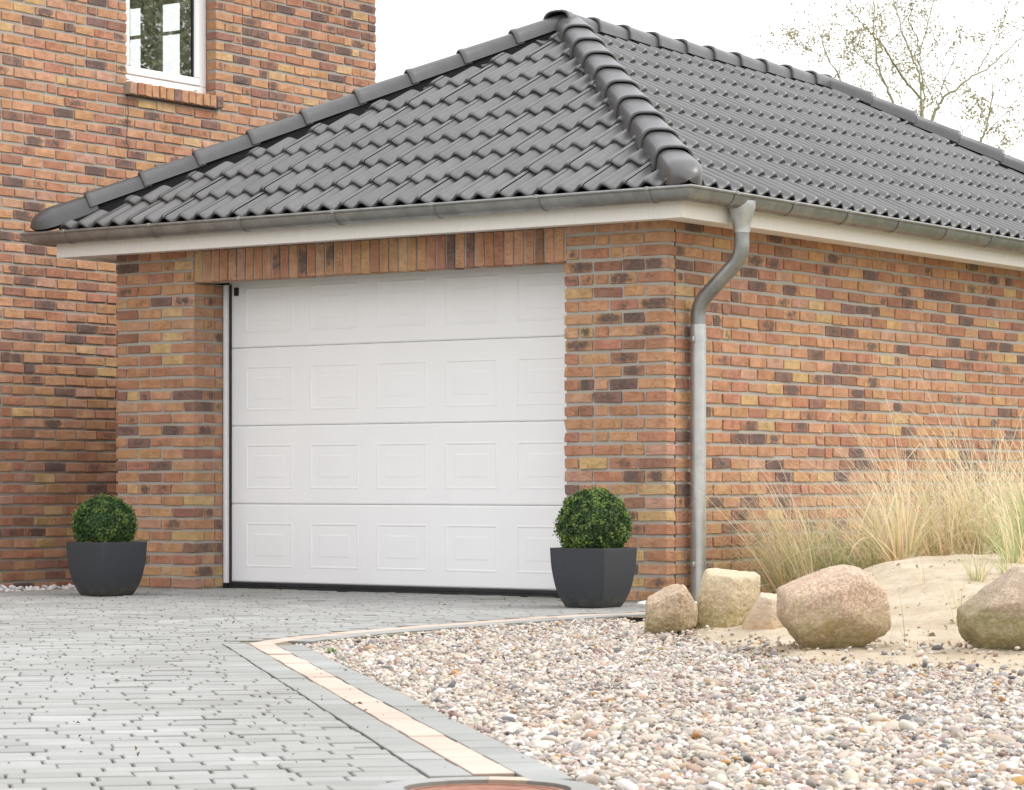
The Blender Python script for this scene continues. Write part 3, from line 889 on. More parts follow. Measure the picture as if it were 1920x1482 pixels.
class Pav:
    def __init__(s): s.V=[]; s.F=[]; s.C=[]
    def quad(s, q, zt, col, bev=0.004, depth=0.045):
        """q four plan points ccw; a stone with bevelled top edge"""
        c = sum((Vector(p) for p in q), Vector((0,0,0)))/4
        n = len(s.V); tx, ty = random.gauss(0, 0.004), random.gauss(0, 0.004)
        for ins, dz in ((bev, 0.0), (0.0, -bev*0.9), (0.0, -depth)):
            for p in q:
                p = Vector(p); d = (c-p); d.normalize()
                v = p + d*ins*1.4; z = zt + dz + (v.x-c.x)*tx + (v.y-c.y)*ty + ground_z(v.x, v.y)
                s.V.append((v.x, v.y, z)); s.C.append(col if dz == 0.0 else tuple(c_*f_ for c_, f_ in zip(col[:3], (0.60,0.575,0.53)))+(1,))
        s.F.append((n, n+1, n+2, n+3))
        for r in range(2):
            for k in range(4):
                a = n+r*4+k; b = n+r*4+(k+1) % 4; s.F.append((a, a+4, b+4, b))
    def build(s, name, mat):
        return mesh(name, s.V, s.F, mat, None, False, {'Col': s.C})
def jq(q, j=0.0012):
    return [Vector((p[0]+random.gauss(0,j), p[1]+random.gauss(0,j), 0)) for p in q]
def rectq(a, b, n0, n1):
    """plan quad in the (T,N) frame"""
    q = [O+Tt*a+Nn*n0, O+Tt*a+Nn*n1, O+Tt*b+Nn*n1, O+Tt*b+Nn*n0]
    ar = sum(q[i].x*q[(i+1)%4].y - q[(i+1)%4].x*q[i].y for i in range(4))
    return q if ar > 0 else q[::-1]
def l1_x(y):
    best = None
    for p in L1:
        if best is None or abs(p.y-y) < abs(best.y-y): best = p
    return best.x
def in_drive(p):
    if p.x < -5.15 and p.y > HY0-0.35: return False
    if p.y > -0.005 and not (OL < p.x < OR_ and p.y < 0.36) : return False
    if p.x < -13: return False
    if p.y > O.y: return p.x < l1_x(p.y) - WST/2 - 0.052
    return True
pv = Pav(); rowp = 0.1065; gap = 0.0036
for i in range(-72, 92):
    t0 = i*rowp; nn = WST + 0.010 + (0.0 if i % 2 else 0.0) + random.uniform(0, 0.18)
    nstart = 0.112
    n0 = nstart if t0 > -0.02 else -3.4 + random.uniform(0, 0.2); first = True
    while n0 < 12.0:
        L = random.choice((0.15, 0.175, 0.175, 0.19, 0.13)) if not first else random.uniform(0.06, 0.2)
        first = False
        q = rectq(t0+gap/2, t0+rowp-gap/2, n0+0.0013, n0+L-0.0013); n0 += L
        c = sum(q, Vector((0,0,0)))/4
        la, D = latD(c.x, c.y)
        if D < 4.2 or la < -6.5 or la > 3.5: continue
        if not in_drive(c): continue
        if (c-MAN_C).length < MAN_R+0.06: continue
        k = random.gauss(1.0, 0.06)
        if random.random() < 0.004: k *= 1.22
        pv.quad(jq(q), random.gauss(0, 0.0013), (0.345*k, 0.350*k, 0.343*k, 1), 0.0045)
# slabs around the manhole
drive = pv.build('driveway', M['paver'])
tag(drive, 'driveway of light grey concrete pavers', 'driveway', kind='structure')
# joint bed under the stones
jb = []
NX, NY = 46, 46
V = []; F = []
for i in range(NX+1):
    for j in range(NY+1):
        x = -13.2 + i*(16.5/NX); y = -12 + j*(12.4/NY); V.append((x, y, -0.0058+ground_z(x, y)))
for i in range(NX):
    for j in range(NY):
        a = i*(NY+1)+j; x = -13.2+(i+.5)*16.5/NX; y = -12+(j+.5)*12.4/NY
        if (x < -5.4 and y > HY0) or y > 0.5: continue
        F.append((a, a+NY+1, a+NY+2, a+1))
bm = bmesh.new(); me = bpy.data.meshes.new('joint_bed'); me.from_pydata(V, [], F); bm.from_mesh(me)
# keep only the driveway side of the edging
geo = bm.verts[:]+bm.edges[:]+bm.faces[:]
bmesh.ops.bisect_plane(bm, geom=geo, plane_co=O - Nn*0.20, plane_no=-Nn)
bmesh.ops.bisect_plane(bm, geom=bm.verts[:]+bm.edges[:]+bm.faces[:], plane_co=Vector((0, O.y-0.05, 0)), plane_no=(0,1,0))
dele = [f for f in bm.faces if (f.calc_center_median()-O).dot(Nn) < -0.20 and (f.calc_center_median().y < O.y-0.05 or f.calc_center_median().x > l1_x(f.calc_center_median().y)+0.10)]
bmesh.ops.delete(bm, geom=dele, context='FACES'); bm.to_mesh(me); bm.free()
tag(link('joint_bed', me, None, M['joint']), 'brown sand joints between the driveway pavers', 'joints', kind='structure')

pe = Pav(); pg = Pav()
PEACH = (0.60, 0.485, 0.42); GREY = (0.345, 0.354, 0.348)
def stone_leg2(P, n0, n1, col, t_start, z):
    t = t_start
    while t < 6.6:
        L = random.uniform(0.195, 0.21)
        q = rectq(t+0.0015, t+L-0.0015, n0+0.0025, n1-0.0025); c = sum(q, Vector((0,0,0)))/4; t += L
        if (c-MAN_C).length < MAN_R+0.055: continue
        k = random.gauss(1, 0.03); P.quad(jq(q, 0.0008), z+random.gauss(0, 0.001), (col[0]*k, col[1]*k, col[2]*k, 1), 0.003, 0.07)
stone_leg2(pe, -WST, 0.0, PEACH, 0.0, 0.002)
stone_leg2(pg, 0.0, 0.112, GREY, 0.0, 0.001)
stone_leg2(pg, -WST-0.116, -WST, GREY, 0.14, 0.001)
def stones_leg1(P, o0, o1, col, z, i0=0):
    for i in range(i0, len(L1)-1):
        a, b = L1[i], L1[i+1]; d = (b-a).normalized(); r = Vector((d.y, -d.x, 0))
        d0 = (L1[i]-L1[i-1]).normalized() if i else d; d2 = (L1[min(i+2, len(L1)-1)]-b).normalized() if i+2 < len(L1) else d
        ra = (Vector((d0.y,-d0.x,0))+r).normalized(); rb = (Vector((d2.y,-d2.x,0))+r).normalized()
        q = [a+ra*o0+d*.0015, a+ra*o1+d*.0015, b+rb*o1-d*.0015, b+rb*o0-d*.0015]
        ar = sum(q[k].x*q[(k+1)%4].y - q[(k+1)%4].x*q[k].y for k in range(4))
        if ar < 0: q = q[::-1]
        k = random.gauss(1, 0.03); P.quad(jq(q, 0.0008), z+random.gauss(0, 0.001), (col[0]*k, col[1]*k, col[2]*k, 1), 0.003, 0.09)
stones_leg1(pe, -WST/2+0.002, WST/2-0.002, PEACH, 0.0022, 0)
stones_leg1(pg, WST/2+0.002, WST/2+0.112, GREY, 0.0012, 1)
# stone cut around the manhole
for k in range(26):
    a0, a1 = 2*math.pi*k/26, 2*math.pi*(k+1)/26
    r0, r1 = MAN_R+0.006, MAN_R+0.075
    q = [MAN_C+Vector((math.cos(a)*r, math.sin(a)*r, 0)) for a, r in ((a0,r0),(a0,r1),(a1,r1),(a1,r0))]
    c = sum(q, Vector((0,0,0)))/4; nv = (c-O).dot(Nn)
    pk, col = (pe, PEACH) if -WST < nv < 0 else (pg, GREY)
    pk.quad([Vector((p.x,p.y,0)) for p in q[::-1]] if sum(q[i].x*q[(i+1)%4].y - q[(i+1)%4].x*q[i].y for i in range(4)) < 0 else q, 0.0005, (*[v*random.gauss(1,0.02) for v in col], 1), 0.001, 0.06)
tag(pe.build('edging_strip', M['paver']), 'pale peach edging stones along the driveway', 'edging', kind='structure')
tag(pg.build('border_stones', M['paver']), 'light grey border stones along the edging strip', 'border', kind='structure')
# peach edging at the foot of the house
ph = Pav(); y = HY0
while y < 4.4:
    q = [Vector((-5.14,y,0)),Vector((-5.14,y+.2,0)),Vector((-5.25,y+.2,0)),Vector((-5.25,y,0))]
    ar = sum(q[k].x*q[(k+1)%4].y - q[(k+1)%4].x*q[k].y for k in range(4))
    ph.quad(q if ar > 0 else q[::-1], 0.012, (0.50,0.36,0.25,1), 0.003, 0.06); y += 0.203
tag(ph.build('edging_strip', M['paver']), 'peach edging stones at the foot of the house wall', 'edging', kind='structure')

# manhole
man = tag(empty('manhole_cover', (MAN_C.x, MAN_C.y, -0.0125)), 'round rusty brown cast iron manhole cover let into the driveway edging', 'manhole cover')
mb = MB(); V = []; F = []; rr = [0.0, 0.03, 0.032, 0.045, 0.047, 0.085, 0.087, 0.10, 0.102, 0.14, 0.142, 0.155, 0.157, 0.172]
zz = [0.003, 0.003, 0.0, 0.0, 0.003, 0.003, 0.0, 0.0, 0.003, 0.003, 0.0, 0.0, 0.003, 0.003]
for r, z in zip(rr, zz):
    for k in range(48):
        a = 2*math.pi*k/48; V.append((r*math.cos(a), r*math.sin(a), z))
for i in range(len(rr)-1):
    for k in range(48):
        a, b = i*48+k, i*48+(k+1) % 48; F.append((a, a+48, b+48, b))
mb.add(V, F); mb.build('lid', M['iron'], man)
mb = MB(); V = []; F = []
for r, z in ((0.174, 0.004), (MAN_R+0.002, 0.004), (MAN_R+0.002, -0.06)):
    for k in range(48):
        a = 2*math.pi*k/48; V.append((r*math.cos(a), r*math.sin(a), z))
for i in range(2):
    for k in range(48):
        a, b = i*48+k, i*48+(k+1) % 48; F.append((a, a+48, b+48, b))
mb.add(V, F); mb.build('rim', M['iron'], man)

# ------------------------------------------------------------------ sand bed and gravel
def bound(la):                          # distance at which sand takes over from gravel
    return np.interp(la, [0.2, 0.62, 0.78, 1.0, 1.2, 1.9, 3.0, 4.0], [15.0, 14.6, 13.2, 12.0, 11.4, 10.6, 10.3, 10.0])
BED = [(W((px_-CXP)/FPX*D_, D_).x, W((px_-CXP)/FPX*D_, D_).y, r_) for px_, D_, r_ in ((1258,13.1,.20),(1362,13.25,.24),(1446,13.0,.15),(1563,11.85,.32),(1890,11.55,.32))]
def dune(x, y):
    la, D = latD(x, y)
    h = 0.335*smooth((D-11.1)/3.7)*smooth((la-0.75)/1.5)*smooth((x-0.35)/1.6)
    b = bound(la)
    h += 0.02*smooth((D-b)/0.5)
    n = mnoise.noise(Vector((x*1.7, y*1.7, 3.1)))*0.020 + mnoise.noise(Vector((x*6, y*6, 1.3)))*0.013 + mnoise.noise(Vector((x*17, y*17, 8.3)))*0.007
    for (rx, ry, ra) in BED: h += 0.030*math.exp(-((x-rx)**2+(y-ry)**2)/ra**2)
    return -0.045 + h + n*smooth((D-b+0.4)/0.8) + 0.004*mnoise.noise(Vector((x*5, y*5, 0)))
V = []; F = []; idx = {}
xs = np.arange(0.0, 9.2, 0.045); ys = np.arange(-13.2, 8.6, 0.06)
vid = -np.ones((len(xs), len(ys)), int)
for i, x in enumerate(xs):
    for j, y in enumerate(ys):
        p = Vector((x, y, 0)); la, D = latD(x, y)
        if D < 4.6 or la < -1.4 or la > 5.2: continue
        nv = (p-O).dot(Nn)
        if y < O.y-0.05:
            if nv > -0.15: continue
        elif y < -0.3 and x < l1_x(y)+0.09: continue
        vid[i, j] = len(V); V.append((x, y, dune(x, y)))
for i in range(len(xs)-1):
    for j in range(len(ys)-1):
        q = (vid[i,j], vid[i+1,j], vid[i+1,j+1], vid[i,j+1])
        if min(q) >= 0: F.append(q)
tag(mesh('sand_dune', V, F, M['sand'], None, True), 'low pale sand dune banked against the brick side wall', 'sand', kind='structure')

def ico(sub):
    bm = bmesh.new(); bmesh.ops.create_icosphere(bm, subdivisions=sub, radius=1.0)
    bm.verts.ensure_lookup_table()
    V = np.array([tuple(v.co) for v in bm.verts]); F = np.array([[v.index for v in f.verts] for f in bm.faces]); bm.free(); return V, F
PEB = [((.60,.535,.455),.29), ((.51,.435,.36),.20), ((.67,.64,.60),.18), ((.42,.37,.32),.13), ((.31,.29,.28),.08), ((.45,.32,.23),.06), ((.45,.35,.32),.05), ((.45,.26,.10),.015), ((.14,.135,.14),.03), ((.26,.17,.14),.025)]
pc = np.array([p[0] for p in PEB]); pp = np.array([p[1] for p in PEB]); pp = pp/pp.sum()
def rand_rot(n):
    yaw = RNG.uniform(0, 2*np.pi, n); tx = RNG.normal(0, 0.5, n); ty = RNG.normal(0, 0.5, n)
    cz, sz = np.cos(yaw), np.sin(yaw); cx, sx = np.cos(tx), np.sin(tx); cy, sy = np.cos(ty), np.sin(ty)
    z = np.zeros(n); o = np.ones(n)
    Rz = np.stack([cz,-sz,z,sz,cz,z,z,z,o],1).reshape(n,3,3); Rx = np.stack([o,z,z,z,cx,-sx,z,sx,cx],1).reshape(n,3,3); Ry = np.stack([cy,z,sy,z,o,z,-sy,z,cy],1).reshape(n,3,3)
    return Rz @ Rx @ Ry
def pebbles(P, rad, sub, cols):
    n = len(P); bv, bf = ico(sub); m = len(bv)
    # a few lumpy variants
    ang = RNG.normal(0, 1, (n, 3, 3))
    lump = 1 + 0.25*np.tanh(np.einsum('vk,njk->nvj', bv, ang)).sum(axis=2)*0.7
    sc = np.stack([rad*RNG.uniform(1.0,1.7,n), rad*RNG.uniform(0.75,1.1,n), rad*RNG.uniform(0.42,0.85,n)], 1)
    v = bv[None]*lump[..., None]*sc[:, None, :]
    v = np.einsum('nij,nvj->nvi', rand_rot(n), v) + P[:, None, :]
    f = (bf[None] + (np.arange(n)*m)[:, None, None]).reshape(-1, 3)
    return v.reshape(-1, 3), f, np.repeat(np.concatenate([cols, np.ones((n,1))], 1), m, axis=0)
def gravel_points(step, jitter, zoff, keep=1.0):
    pts = []
    for D in np.arange(5.6, 15.3, step):
        for la in np.arange(-1.25, min(0.26*D, 3.2), step):
            l_, d_ = la+random.uniform(-1,1)*jitter, D+random.uniform(-1,1)*jitter
            p = W(l_, d_); nv = (p-O).dot(Nn)
            if p.y < O.y:
                if nv > -WST-0.116-0.012: continue
            else:
                if p.x < l1_x(p.y)+WST/2+0.112+0.006 or p.y > -0.02 and p.x < 0.6: continue
            over = d_ - bound(l_) + 0.35*mnoise.noise(Vector((p.x*2.2, p.y*2.2, 0)))
            pr = 1.0 if over < -0.35 else (0.0 if over > 1.15 else (0.75*(1-(over+0.35)/0.75)**1.4 if over < 0.40 else 0.035))
            if random.random() > max(pr, 0.0)*keep: continue
            edge = max(0, 1-abs(nv+WST+0.13)/0.3) if p.y < O.y else 1.4*max(0, 1-abs(p.x-l1_x(p.y)-0.19)/0.3)
            pts.append((p.x, p.y, dune(p.x, p.y)+zoff+random.uniform(-0.004, 0.007)+0.010*edge))
    return np.array(pts)
allv, allf, allc, nbase = [], [], [], 0
P = np.concatenate([gravel_points(0.0182, 0.0085, 0.010), gravel_points(0.027, 0.0135, 0.019, 0.9)])
rad = np.clip(RNG.lognormal(math.log(0.0077), 0.40, len(P)), 0.005, 0.026)
ci = RNG.choice(len(pc), len(P), p=pp); cols = pc[ci]*RNG.normal(1, 0.10, (len(P), 1))*RNG.normal(1, 0.025, (len(P), 3)); cols = np.clip(cols*0.86, 0.02, 0.76)
dist = np.array([latD(p[0], p[1])[1] for p in P])
for sel, sub in ((dist < 8.6, 2), (dist >= 8.6, 1)):
    v, f, c = pebbles(P[sel], rad[sel], sub, cols[sel]); allv.append(v); allf.append(f+nbase); allc.append(c); nbase += len(v)
print('pebbles', len(P))
tag(mesh_np('gravel', np.concatenate(allv), np.concatenate(allf), M['pebble'], None, True, {'Col': np.concatenate(allc)}),
    'bed of small cream, grey and rust coloured pebbles', 'gravel', kind='stuff')
# white splash stones along the walls
pts = []
for k in range(420):
    y = random.uniform(HY0, 3.0); pts.append((random.uniform(-5.74, -5.27), y, ground_z(-5.7, y)+random.uniform(-0.01, 0.015)))
for k in range(60): pts.append((random.uniform(-0.1, 0.45), random.uniform(-0.16, -0.02), random.uniform(-0.03, 0.0)))
P = np.array(pts); v, f, c = pebbles(P, RNG.uniform(0.012, 0.03, len(P)), 2, np.clip(np.full((len(P),3), 0.80)*RNG.normal(1, 0.05, (len(P),1)), 0, 0.88))
tag(mesh_np('white_pebbles', v, f, M['pebble'], None, True, {'Col': c}), 'white pebbles along the foot of the brick walls', 'pebbles', kind='stuff')

# ------------------------------------------------------------------ boulders
def boulder(name, label, cpx, D, planes, mat, wob=0.06, sharp=26, seed=0.0, sink=0.0, scale_px=None):
    """convex block cut by planes (right, towards camera, up, distance in photo pixels), worn round"""
    kx = D/FPX
    la = (cpx[0]-CXP)*kx; z = CAM.z - (cpx[1]-HYP)*kx
    R = Vector((CA, SA, 0)); T = Vector((SA, -CA, 0)); U = Vector((0,0,1))
    N = []; dd = []
    for (a, b, c, d) in planes:
        v = Vector((a, b, c)).normalized(); N.append((v.x, v.y, v.z)); dd.append(d*kx*0.965)
    N = np.array(N); dd = np.array(dd)
    bv, bf = ico(6)
    s = np.maximum(bv @ N.T, 0)/dd[None]
    r = 1.0/((s**sharp).sum(axis=1)**(1.0/sharp))
    V = []
    base = W(la, D, 0)
    for d, q in zip(bv, r):
        nz = mnoise.fractal(Vector(d*2.1)+Vector((seed,0,0)), 1.0, 2.0, 4)*wob + mnoise.fractal(Vector(d*7)+Vector((seed,5,0)), 0.8, 2.0, 5)*wob*0.60
        q = q*(1+nz)
        p = R*(d[0]*q) + T*(d[1]*q) + U*(d[2]*q)
        V.append((p.x, p.y, p.z))
    o = mesh(name, V, bf.tolist(), mat, None, True)
    o.location = (base.x, base.y, z - sink)
    tag(o, label, 'boulder', 'boulders at the edge of the sand'); return o
PINK = ((0.52,0.34,0.245,1), (0.42,0.25,0.175,1)); BEI = ((0.58,0.46,0.31,1), (0.47,0.35,0.215,1)); ALG = (0.20,0.165,0.065,1)
r_a = m_rock('pink_granite_small', (0.76,0.63,0.48,1), (0.42,0.30,0.20,1), (0.34,0.275,0.125,1), -0.10, 0.05)
r_b = m_rock('beige_sandstone', (0.85,0.75,0.58,1), (0.64,0.51,0.34,1), (0.36,0.29,0.11,1), -0.10, 0.16)
r_c = m_rock('white_orange_stone', (0.74,0.64,0.52,1), (0.66,0.53,0.40,1), (0.52,0.31,0.12,1), -0.14, 0.07)
r_d = m_rock('pink_granite', (0.80,0.65,0.51,1), (0.47,0.325,0.225,1), (0.32,0.265,0.11,1), -0.14, 0.06)
r_e = m_rock('brown_gneiss', (0.62,0.51,0.40,1), (0.37,0.28,0.205,1), (0.28,0.25,0.11,1), -0.03, 0.06)
boulder('boulder', 'small pinkish boulder with a pointed top, nearest the dark planter', (1258,1138), 13.15,
        [(-1,0,.1,47),(-.46,.15,.88,37),(.1,-.1,1,55),(.85,0,.5,49),(1,.1,-.1,51),(.25,0,-1,40),(-.85,.2,-.45,57),(-.35,.9,.15,46),(.5,.85,-.1,46),(0,-1,0,48),(.1,.9,-.45,44)], r_a, 0.05, 22, 1.0, 0.022)
boulder('boulder', 'blocky beige boulder with a flat pale top, in front of the downpipe', (1362,1127), 13.3,
        [(-.96,.05,.26,54),(.07,.12,1,62),(.99,0,-.05,62),(.5,.1,-.86,56),(0,0,-1,66),(-.45,.9,.12,52),(.62,.78,-.05,50),(0,-1,0,56),(-.7,-.7,.1,60)], r_b, 0.045, 30, 4.0, 0.02)
boulder('boulder', 'smallest boulder, white with an orange flank, half hidden behind the big pink one', (1446,1154), 13.0,
        [(-.86,0,.45,37),(.15,.15,1,37),(1,0,.1,36),(0,0,-1,44),(-.6,.8,0,34),(.4,.9,.1,34),(0,-1,0,36)], r_c, 0.04, 16, 7.0)
boulder('boulder', 'large rounded pink granite boulder with olive algae on its lower half', (1563,1135), 11.9,
        [(-1,.05,.02,101),(-.36,.08,.93,67),(-.30,.55,.78,74),(.10,0,1,84),(.62,.1,.78,90),(1,.0,.08,103),(.55,.05,-.83,95),(.05,0,-1,80),(-.80,.05,-.60,92),(-.25,.95,.05,82),(.45,.88,.05,86),(.1,.75,-.65,76),(0,-1,0,80)], r_d, 0.035, 20, 12.0, 0.012)
boulder('boulder', 'brown angular boulder with a mossy green underside, cut by the right edge', (1890,1150), 11.6,
        [(-1,.05,.0,86),(-.60,.10,.80,50),(.15,.1,1,86),(1,0,.1,92),(0,0,-1,73),(-.78,.1,-.62,84),(-.22,.50,.83,54),(-.18,.97,-.10,66),(.25,.95,-.15,72),(-.1,.7,-.7,72),(0,-1,0,76)], r_e, 0.045, 48, 21.0)

# ------------------------------------------------------------------ planters and box balls
def square_ring(hw, rc, z, n=6):
    pts = []
    for (sx, sy, a0) in ((1,1,0),(-1,1,90),(-1,-1,180),(1,-1,270)):
        for k in range(n+1):
            a = math.radians(a0+90*k/n); pts.append((sx*(hw-rc)+rc*math.cos(a), sy*(hw-rc)+rc*math.sin(a), z))
    return pts
def make_planter():
    root = empty('planter')
    prof = [(0.114,0.0),(0.121,0.004),(0.137,0.036),(0.1535,0.080),(0.1645,0.125),(0.1715,0.168),(0.178,0.215),(0.1820,0.265),(0.1845,0.32),(0.1855,0.336),(0.1845,0.3395),(0.168,0.3395),(0.166,0.335),(0.160,0.26)]
    rings = [square_ring(h, 0.018, z) for h, z in prof]; n = len(rings[0])
    V = [v for r in rings for v in r]; F = []
    for i in range(len(rings)-1):
        for k in range(n):
            a, b = i*n+k, i*n+(k+1) % n; F.append((a, b, b+n, a+n))
    F.append(tuple(range(n-1, -1, -1)))
    mesh('pot', V, F, M['pot'], root, True, None, 40)
    s = square_ring(0.163, 0.018, 0.295); mesh('soil', s, [tuple(range(len(s)))], M['soil'], root)
    return root
def copy_tree(o, parent=None):
    c = o.copy(); COL.objects.link(c)
    if parent: c.parent = parent
    for ch in list(o.children): copy_tree(ch, c)
    return c
def leaf_cloud(pts, nrm, size, cols, fold=0.25):
    """diamond leaves, two triangles folded on the midrib"""
    n = len(pts); up = RNG.normal(0, 1, (n, 3)); nrm = nrm/np.linalg.norm(nrm, axis=1, keepdims=True)
    t = np.cross(up, nrm); t /= np.linalg.norm(t, axis=1, keepdims=True); b = np.cross(nrm, t)
    L = size[:, None]
    v = np.stack([pts - t*L, pts + b*L*0.48 + nrm*L*fold, pts + t*L, pts - b*L*0.48 + nrm*L*fold], 1)
    f = np.array([[0,1,2],[0,2,3]])[None] + (np.arange(n)*4)[:, None, None]
    return v.reshape(-1, 3), f.reshape(-1, 3), np.repeat(np.concatenate([cols, np.ones((n,1))], 1), 4, axis=0)
def make_box(n=15000, R=0.21, yt=0.12, yf=0.02, so=0.0):
    root = empty('boxwood_ball')
    d = RNG.normal(0, 1, (n, 3)); d /= np.linalg.norm(d, axis=1, keepdims=True)
    rr = R*(1 - np.abs(RNG.normal(0, 0.10, n)))
    bump_ = np.array([mnoise.fractal(Vector(q*4.2)+Vector((so,0,0)), 1.0, 2.0, 4) for q in d])
    rr *= 1 + 0.13*bump_
    # shoots standing proud
    k = RNG.random(n) < 0.035; rr[k] *= RNG.uniform(1.02, 1.15, k.sum())
    pts = d*rr[:, None]; pts[:, 2] *= 0.98
    keep = pts[:, 2] > -0.165; d, pts, rr, bump_ = d[keep], pts[keep], rr[keep], bump_[keep]
    nn = d*0.7 + RNG.normal(0, 0.6, d.shape)
    g = RNG.random(len(pts))[:, None]
    young = (((bump_ > yt) & (rr > R*0.97)) | (RNG.random(len(pts)) < yf))[:, None]
    col = np.where(young, np.array([[0.14,0.215,0.04]])*(0.5+1.0*g), np.array([[0.036,0.082,0.020]])*(0.35+1.7*g))
    v, f, c = leaf_cloud(pts, nn, RNG.uniform(0.0065, 0.0125, len(pts)), col)
    mesh_np('foliage', v, f, M['leaf'], root, False, {'Col': c})
    mb = MB()
    for q in range(70):
        dd = Vector(RNG.normal(0, 1, 3)).normalized(); 
        if dd.z < -0.7: continue
        mb.tube([Vector((0,0,-0.17)), dd*0.09, dd*0.185], [0.006, 0.004, 0.0015], 5)
    mb.tube([(0,0,-0.25), (0,0,-0.1)], 0.012, 7)
    mb.build('stem', M['bark'], root)
    return root
pl = make_planter()
pR = G(1113, 1139, 0.0); zR = 0.0
pl.location = (pR.x, pR.y, 0.001); pl.rotation_euler = (0, 0, 0.03)
tag(pl, 'square dark grey planter standing by the right-hand brick pillar, beside the boulders', 'planter', 'planters flanking the garage door')
pl2 = copy_tree(pl); pLp = G(200, 1117, 0.0); pl2.location = (pLp.x, pLp.y, 0.001); pl2.rotation_euler = (0, 0, math.radians(-7))
tag(pl2, 'square dark grey planter on the left, before the corner between house and garage', 'planter', 'planters flanking the garage door')
bx = make_box(); bx.location = (pR.x, pR.y, 0.468)
tag(bx, 'clipped box ball with yellow-green tips growing in the planter beside the boulders', 'box ball', 'clipped box balls')
bx2 = make_box(15000, 0.21, 0.24, 0.012, 9.0); bx2.location = (pLp.x-0.02, pLp.y, 0.442); bx2.rotation_euler = (0, 0, 2.1); bx2.scale = (0.94, 0.94, 0.90)
tag(bx2, 'clipped box ball, flatter and darker, growing in the planter before the house wall', 'box ball', 'clipped box balls')

# ------------------------------------------------------------------ dune grass
def blades(base, n, Lr, spread, lean, green, rng=RNG, width=0.0042, rad=0.06, droop=(0.4, 1.9)):
    """returns verts, faces, colours of n arching ribbon blades from a clump"""
    S = 8; V = []; F = []; C = []
    for i in range(n):
        a = rng.uniform(0, 2*math.pi); rr = rad*math.sqrt(rng.random())
        p = Vector(base) + Vector((rr*math.cos(a), rr*math.sin(a), -0.01))
        az = math.atan2(math.sin(a)*spread + lean[1] + rng.normal(0, .5), math.cos(a)*spread + lean[0] + rng.normal(0, .5))
        th = abs(rng.normal(0.0, 0.50)) + 0.05
        L = rng.uniform(*Lr); dr = rng.uniform(*droop); tw = rng.uniform(0, math.pi)
        isg = rng.random() < green
        k = rng.uniform(0.65, 1.12)
        c0 = np.array((0.44,0.51,0.22))*k if isg else np.array((0.92,0.77,0.50))*k*(1+rng.normal(0, .04, 3))
        c1 = np.array((0.95,0.84,0.64))*k
        h = Vector((math.cos(az), math.sin(az), 0)); sd = Vector((-h.y, h.x, 0)); q = p.copy(); w0 = width*rng.uniform(0.6, 1.25)
        kink = rng.integers(4, S) if rng.random() < 0.18 else 99
        n0 = len(V)
        wdir = (sd*math.cos(tw) + h*math.sin(tw)*0.5 + Vector((0,0,0.15))).normalized()
        for s in range(S+1):
            t = s/S; wv = w0*(1-t*0.85)
            V.append(q - wdir*wv); V.append(q + wdir*wv)
            cc = (c0*(1-t) + c1*t) if not isg else (c0*(1-t**3) + c1*t**3); C += [(*cc, 1)]*2
            ang = th + dr*t*t
            if s >= kink: ang += 1.5
            ang = min(ang, 2.6)
            q = q + (h*math.sin(ang) + Vector((0,0,1))*math.cos(ang))*(L/S)
            sdj = rng.normal(0, 0.02)*L; q = q + sd*sdj*0.3
        for s in range(S): F.append((n0+2*s, n0+2*s+1, n0+2*s+3, n0+2*s+2))
    return V, F, C
gv, gf, gc = [], [], []
def clump(px, D, n, Lr, lean, green, rad=0.06, spread=0.7, droop=(0.4, 1.9)):
    p = W((px-CXP)/FPX*D, D); b = (p.x, p.y, dune(p.x, p.y))
    R = Vector((CA, SA, 0))*lean + Vector((SA, -CA, 0))*0.15
    V, F, C = blades(b, n, Lr, spread, (R.x, R.y), green, rad=rad, droop=droop)
    n0 = len(gv); gv.extend(V); gf.extend([tuple(i+n0 for i in f) for f in F]); gc.extend(C)
#      px,   D,   n,  length,      lean(right+), green
for a in ((1478,17.0,300,(.35,.98),-1.3,.55,.08), (1485,16.7,110,(.75,1.2),-3.0,.1,.06), (1530,16.5,90,(.75,1.2),-2.6,.1,.08), (1690,16.2,90,(.8,1.25),-2.0,.05,.08), (1820,16.4,120,(.8,1.3),-1.5,.05,.15), (1512,16.8,280,(.40,.85),-0.8,.6,.08), (1545,17.1,280,(.35,.85),-0.7,.6,.10), (1585,16.7,280,(.35,.85),-0.7,.55,.10),
          (1625,16.9,260,(.35,.85),-0.6,.45,.10), (1655,16.4,220,(.35,.85),-0.6,.4,.08), (1690,15.9,330,(.35,.85),-0.3,.16,.06), (1700,17.0,260,(.5,1.02),-0.5,.12,.10),
          (1745,16.8,300,(.5,1.02),-0.4,.12,.10), (1770,16.2,260,(.35,.85),-0.3,.15,.10), (1800,16.9,300,(.45,1.0),-0.2,.12,.10), (1835,16.3,280,(.35,.9),-0.1,.18,.10),
          (1870,16.8,280,(.45,1.0),-0.3,.15,.10), (1905,16.2,280,(.35,.9),-0.2,.25,.10), (1940,15.4,260,(.45,.9),-0.6,.35,.08), (1960,16.8,240,(.4,.95),-0.3,.2,.1), (2000,16.0,240,(.4,.9),-0.2,.25,.1), (2060,16.4,240,(.4,.9),0,.25,.1), (1905,14.4,110,(.3,.62),-0.35,.55,.05)):
    clump(a[0], a[1], int(a[2]*0.55), a[3], a[4], a[5], a[6], 0.7)
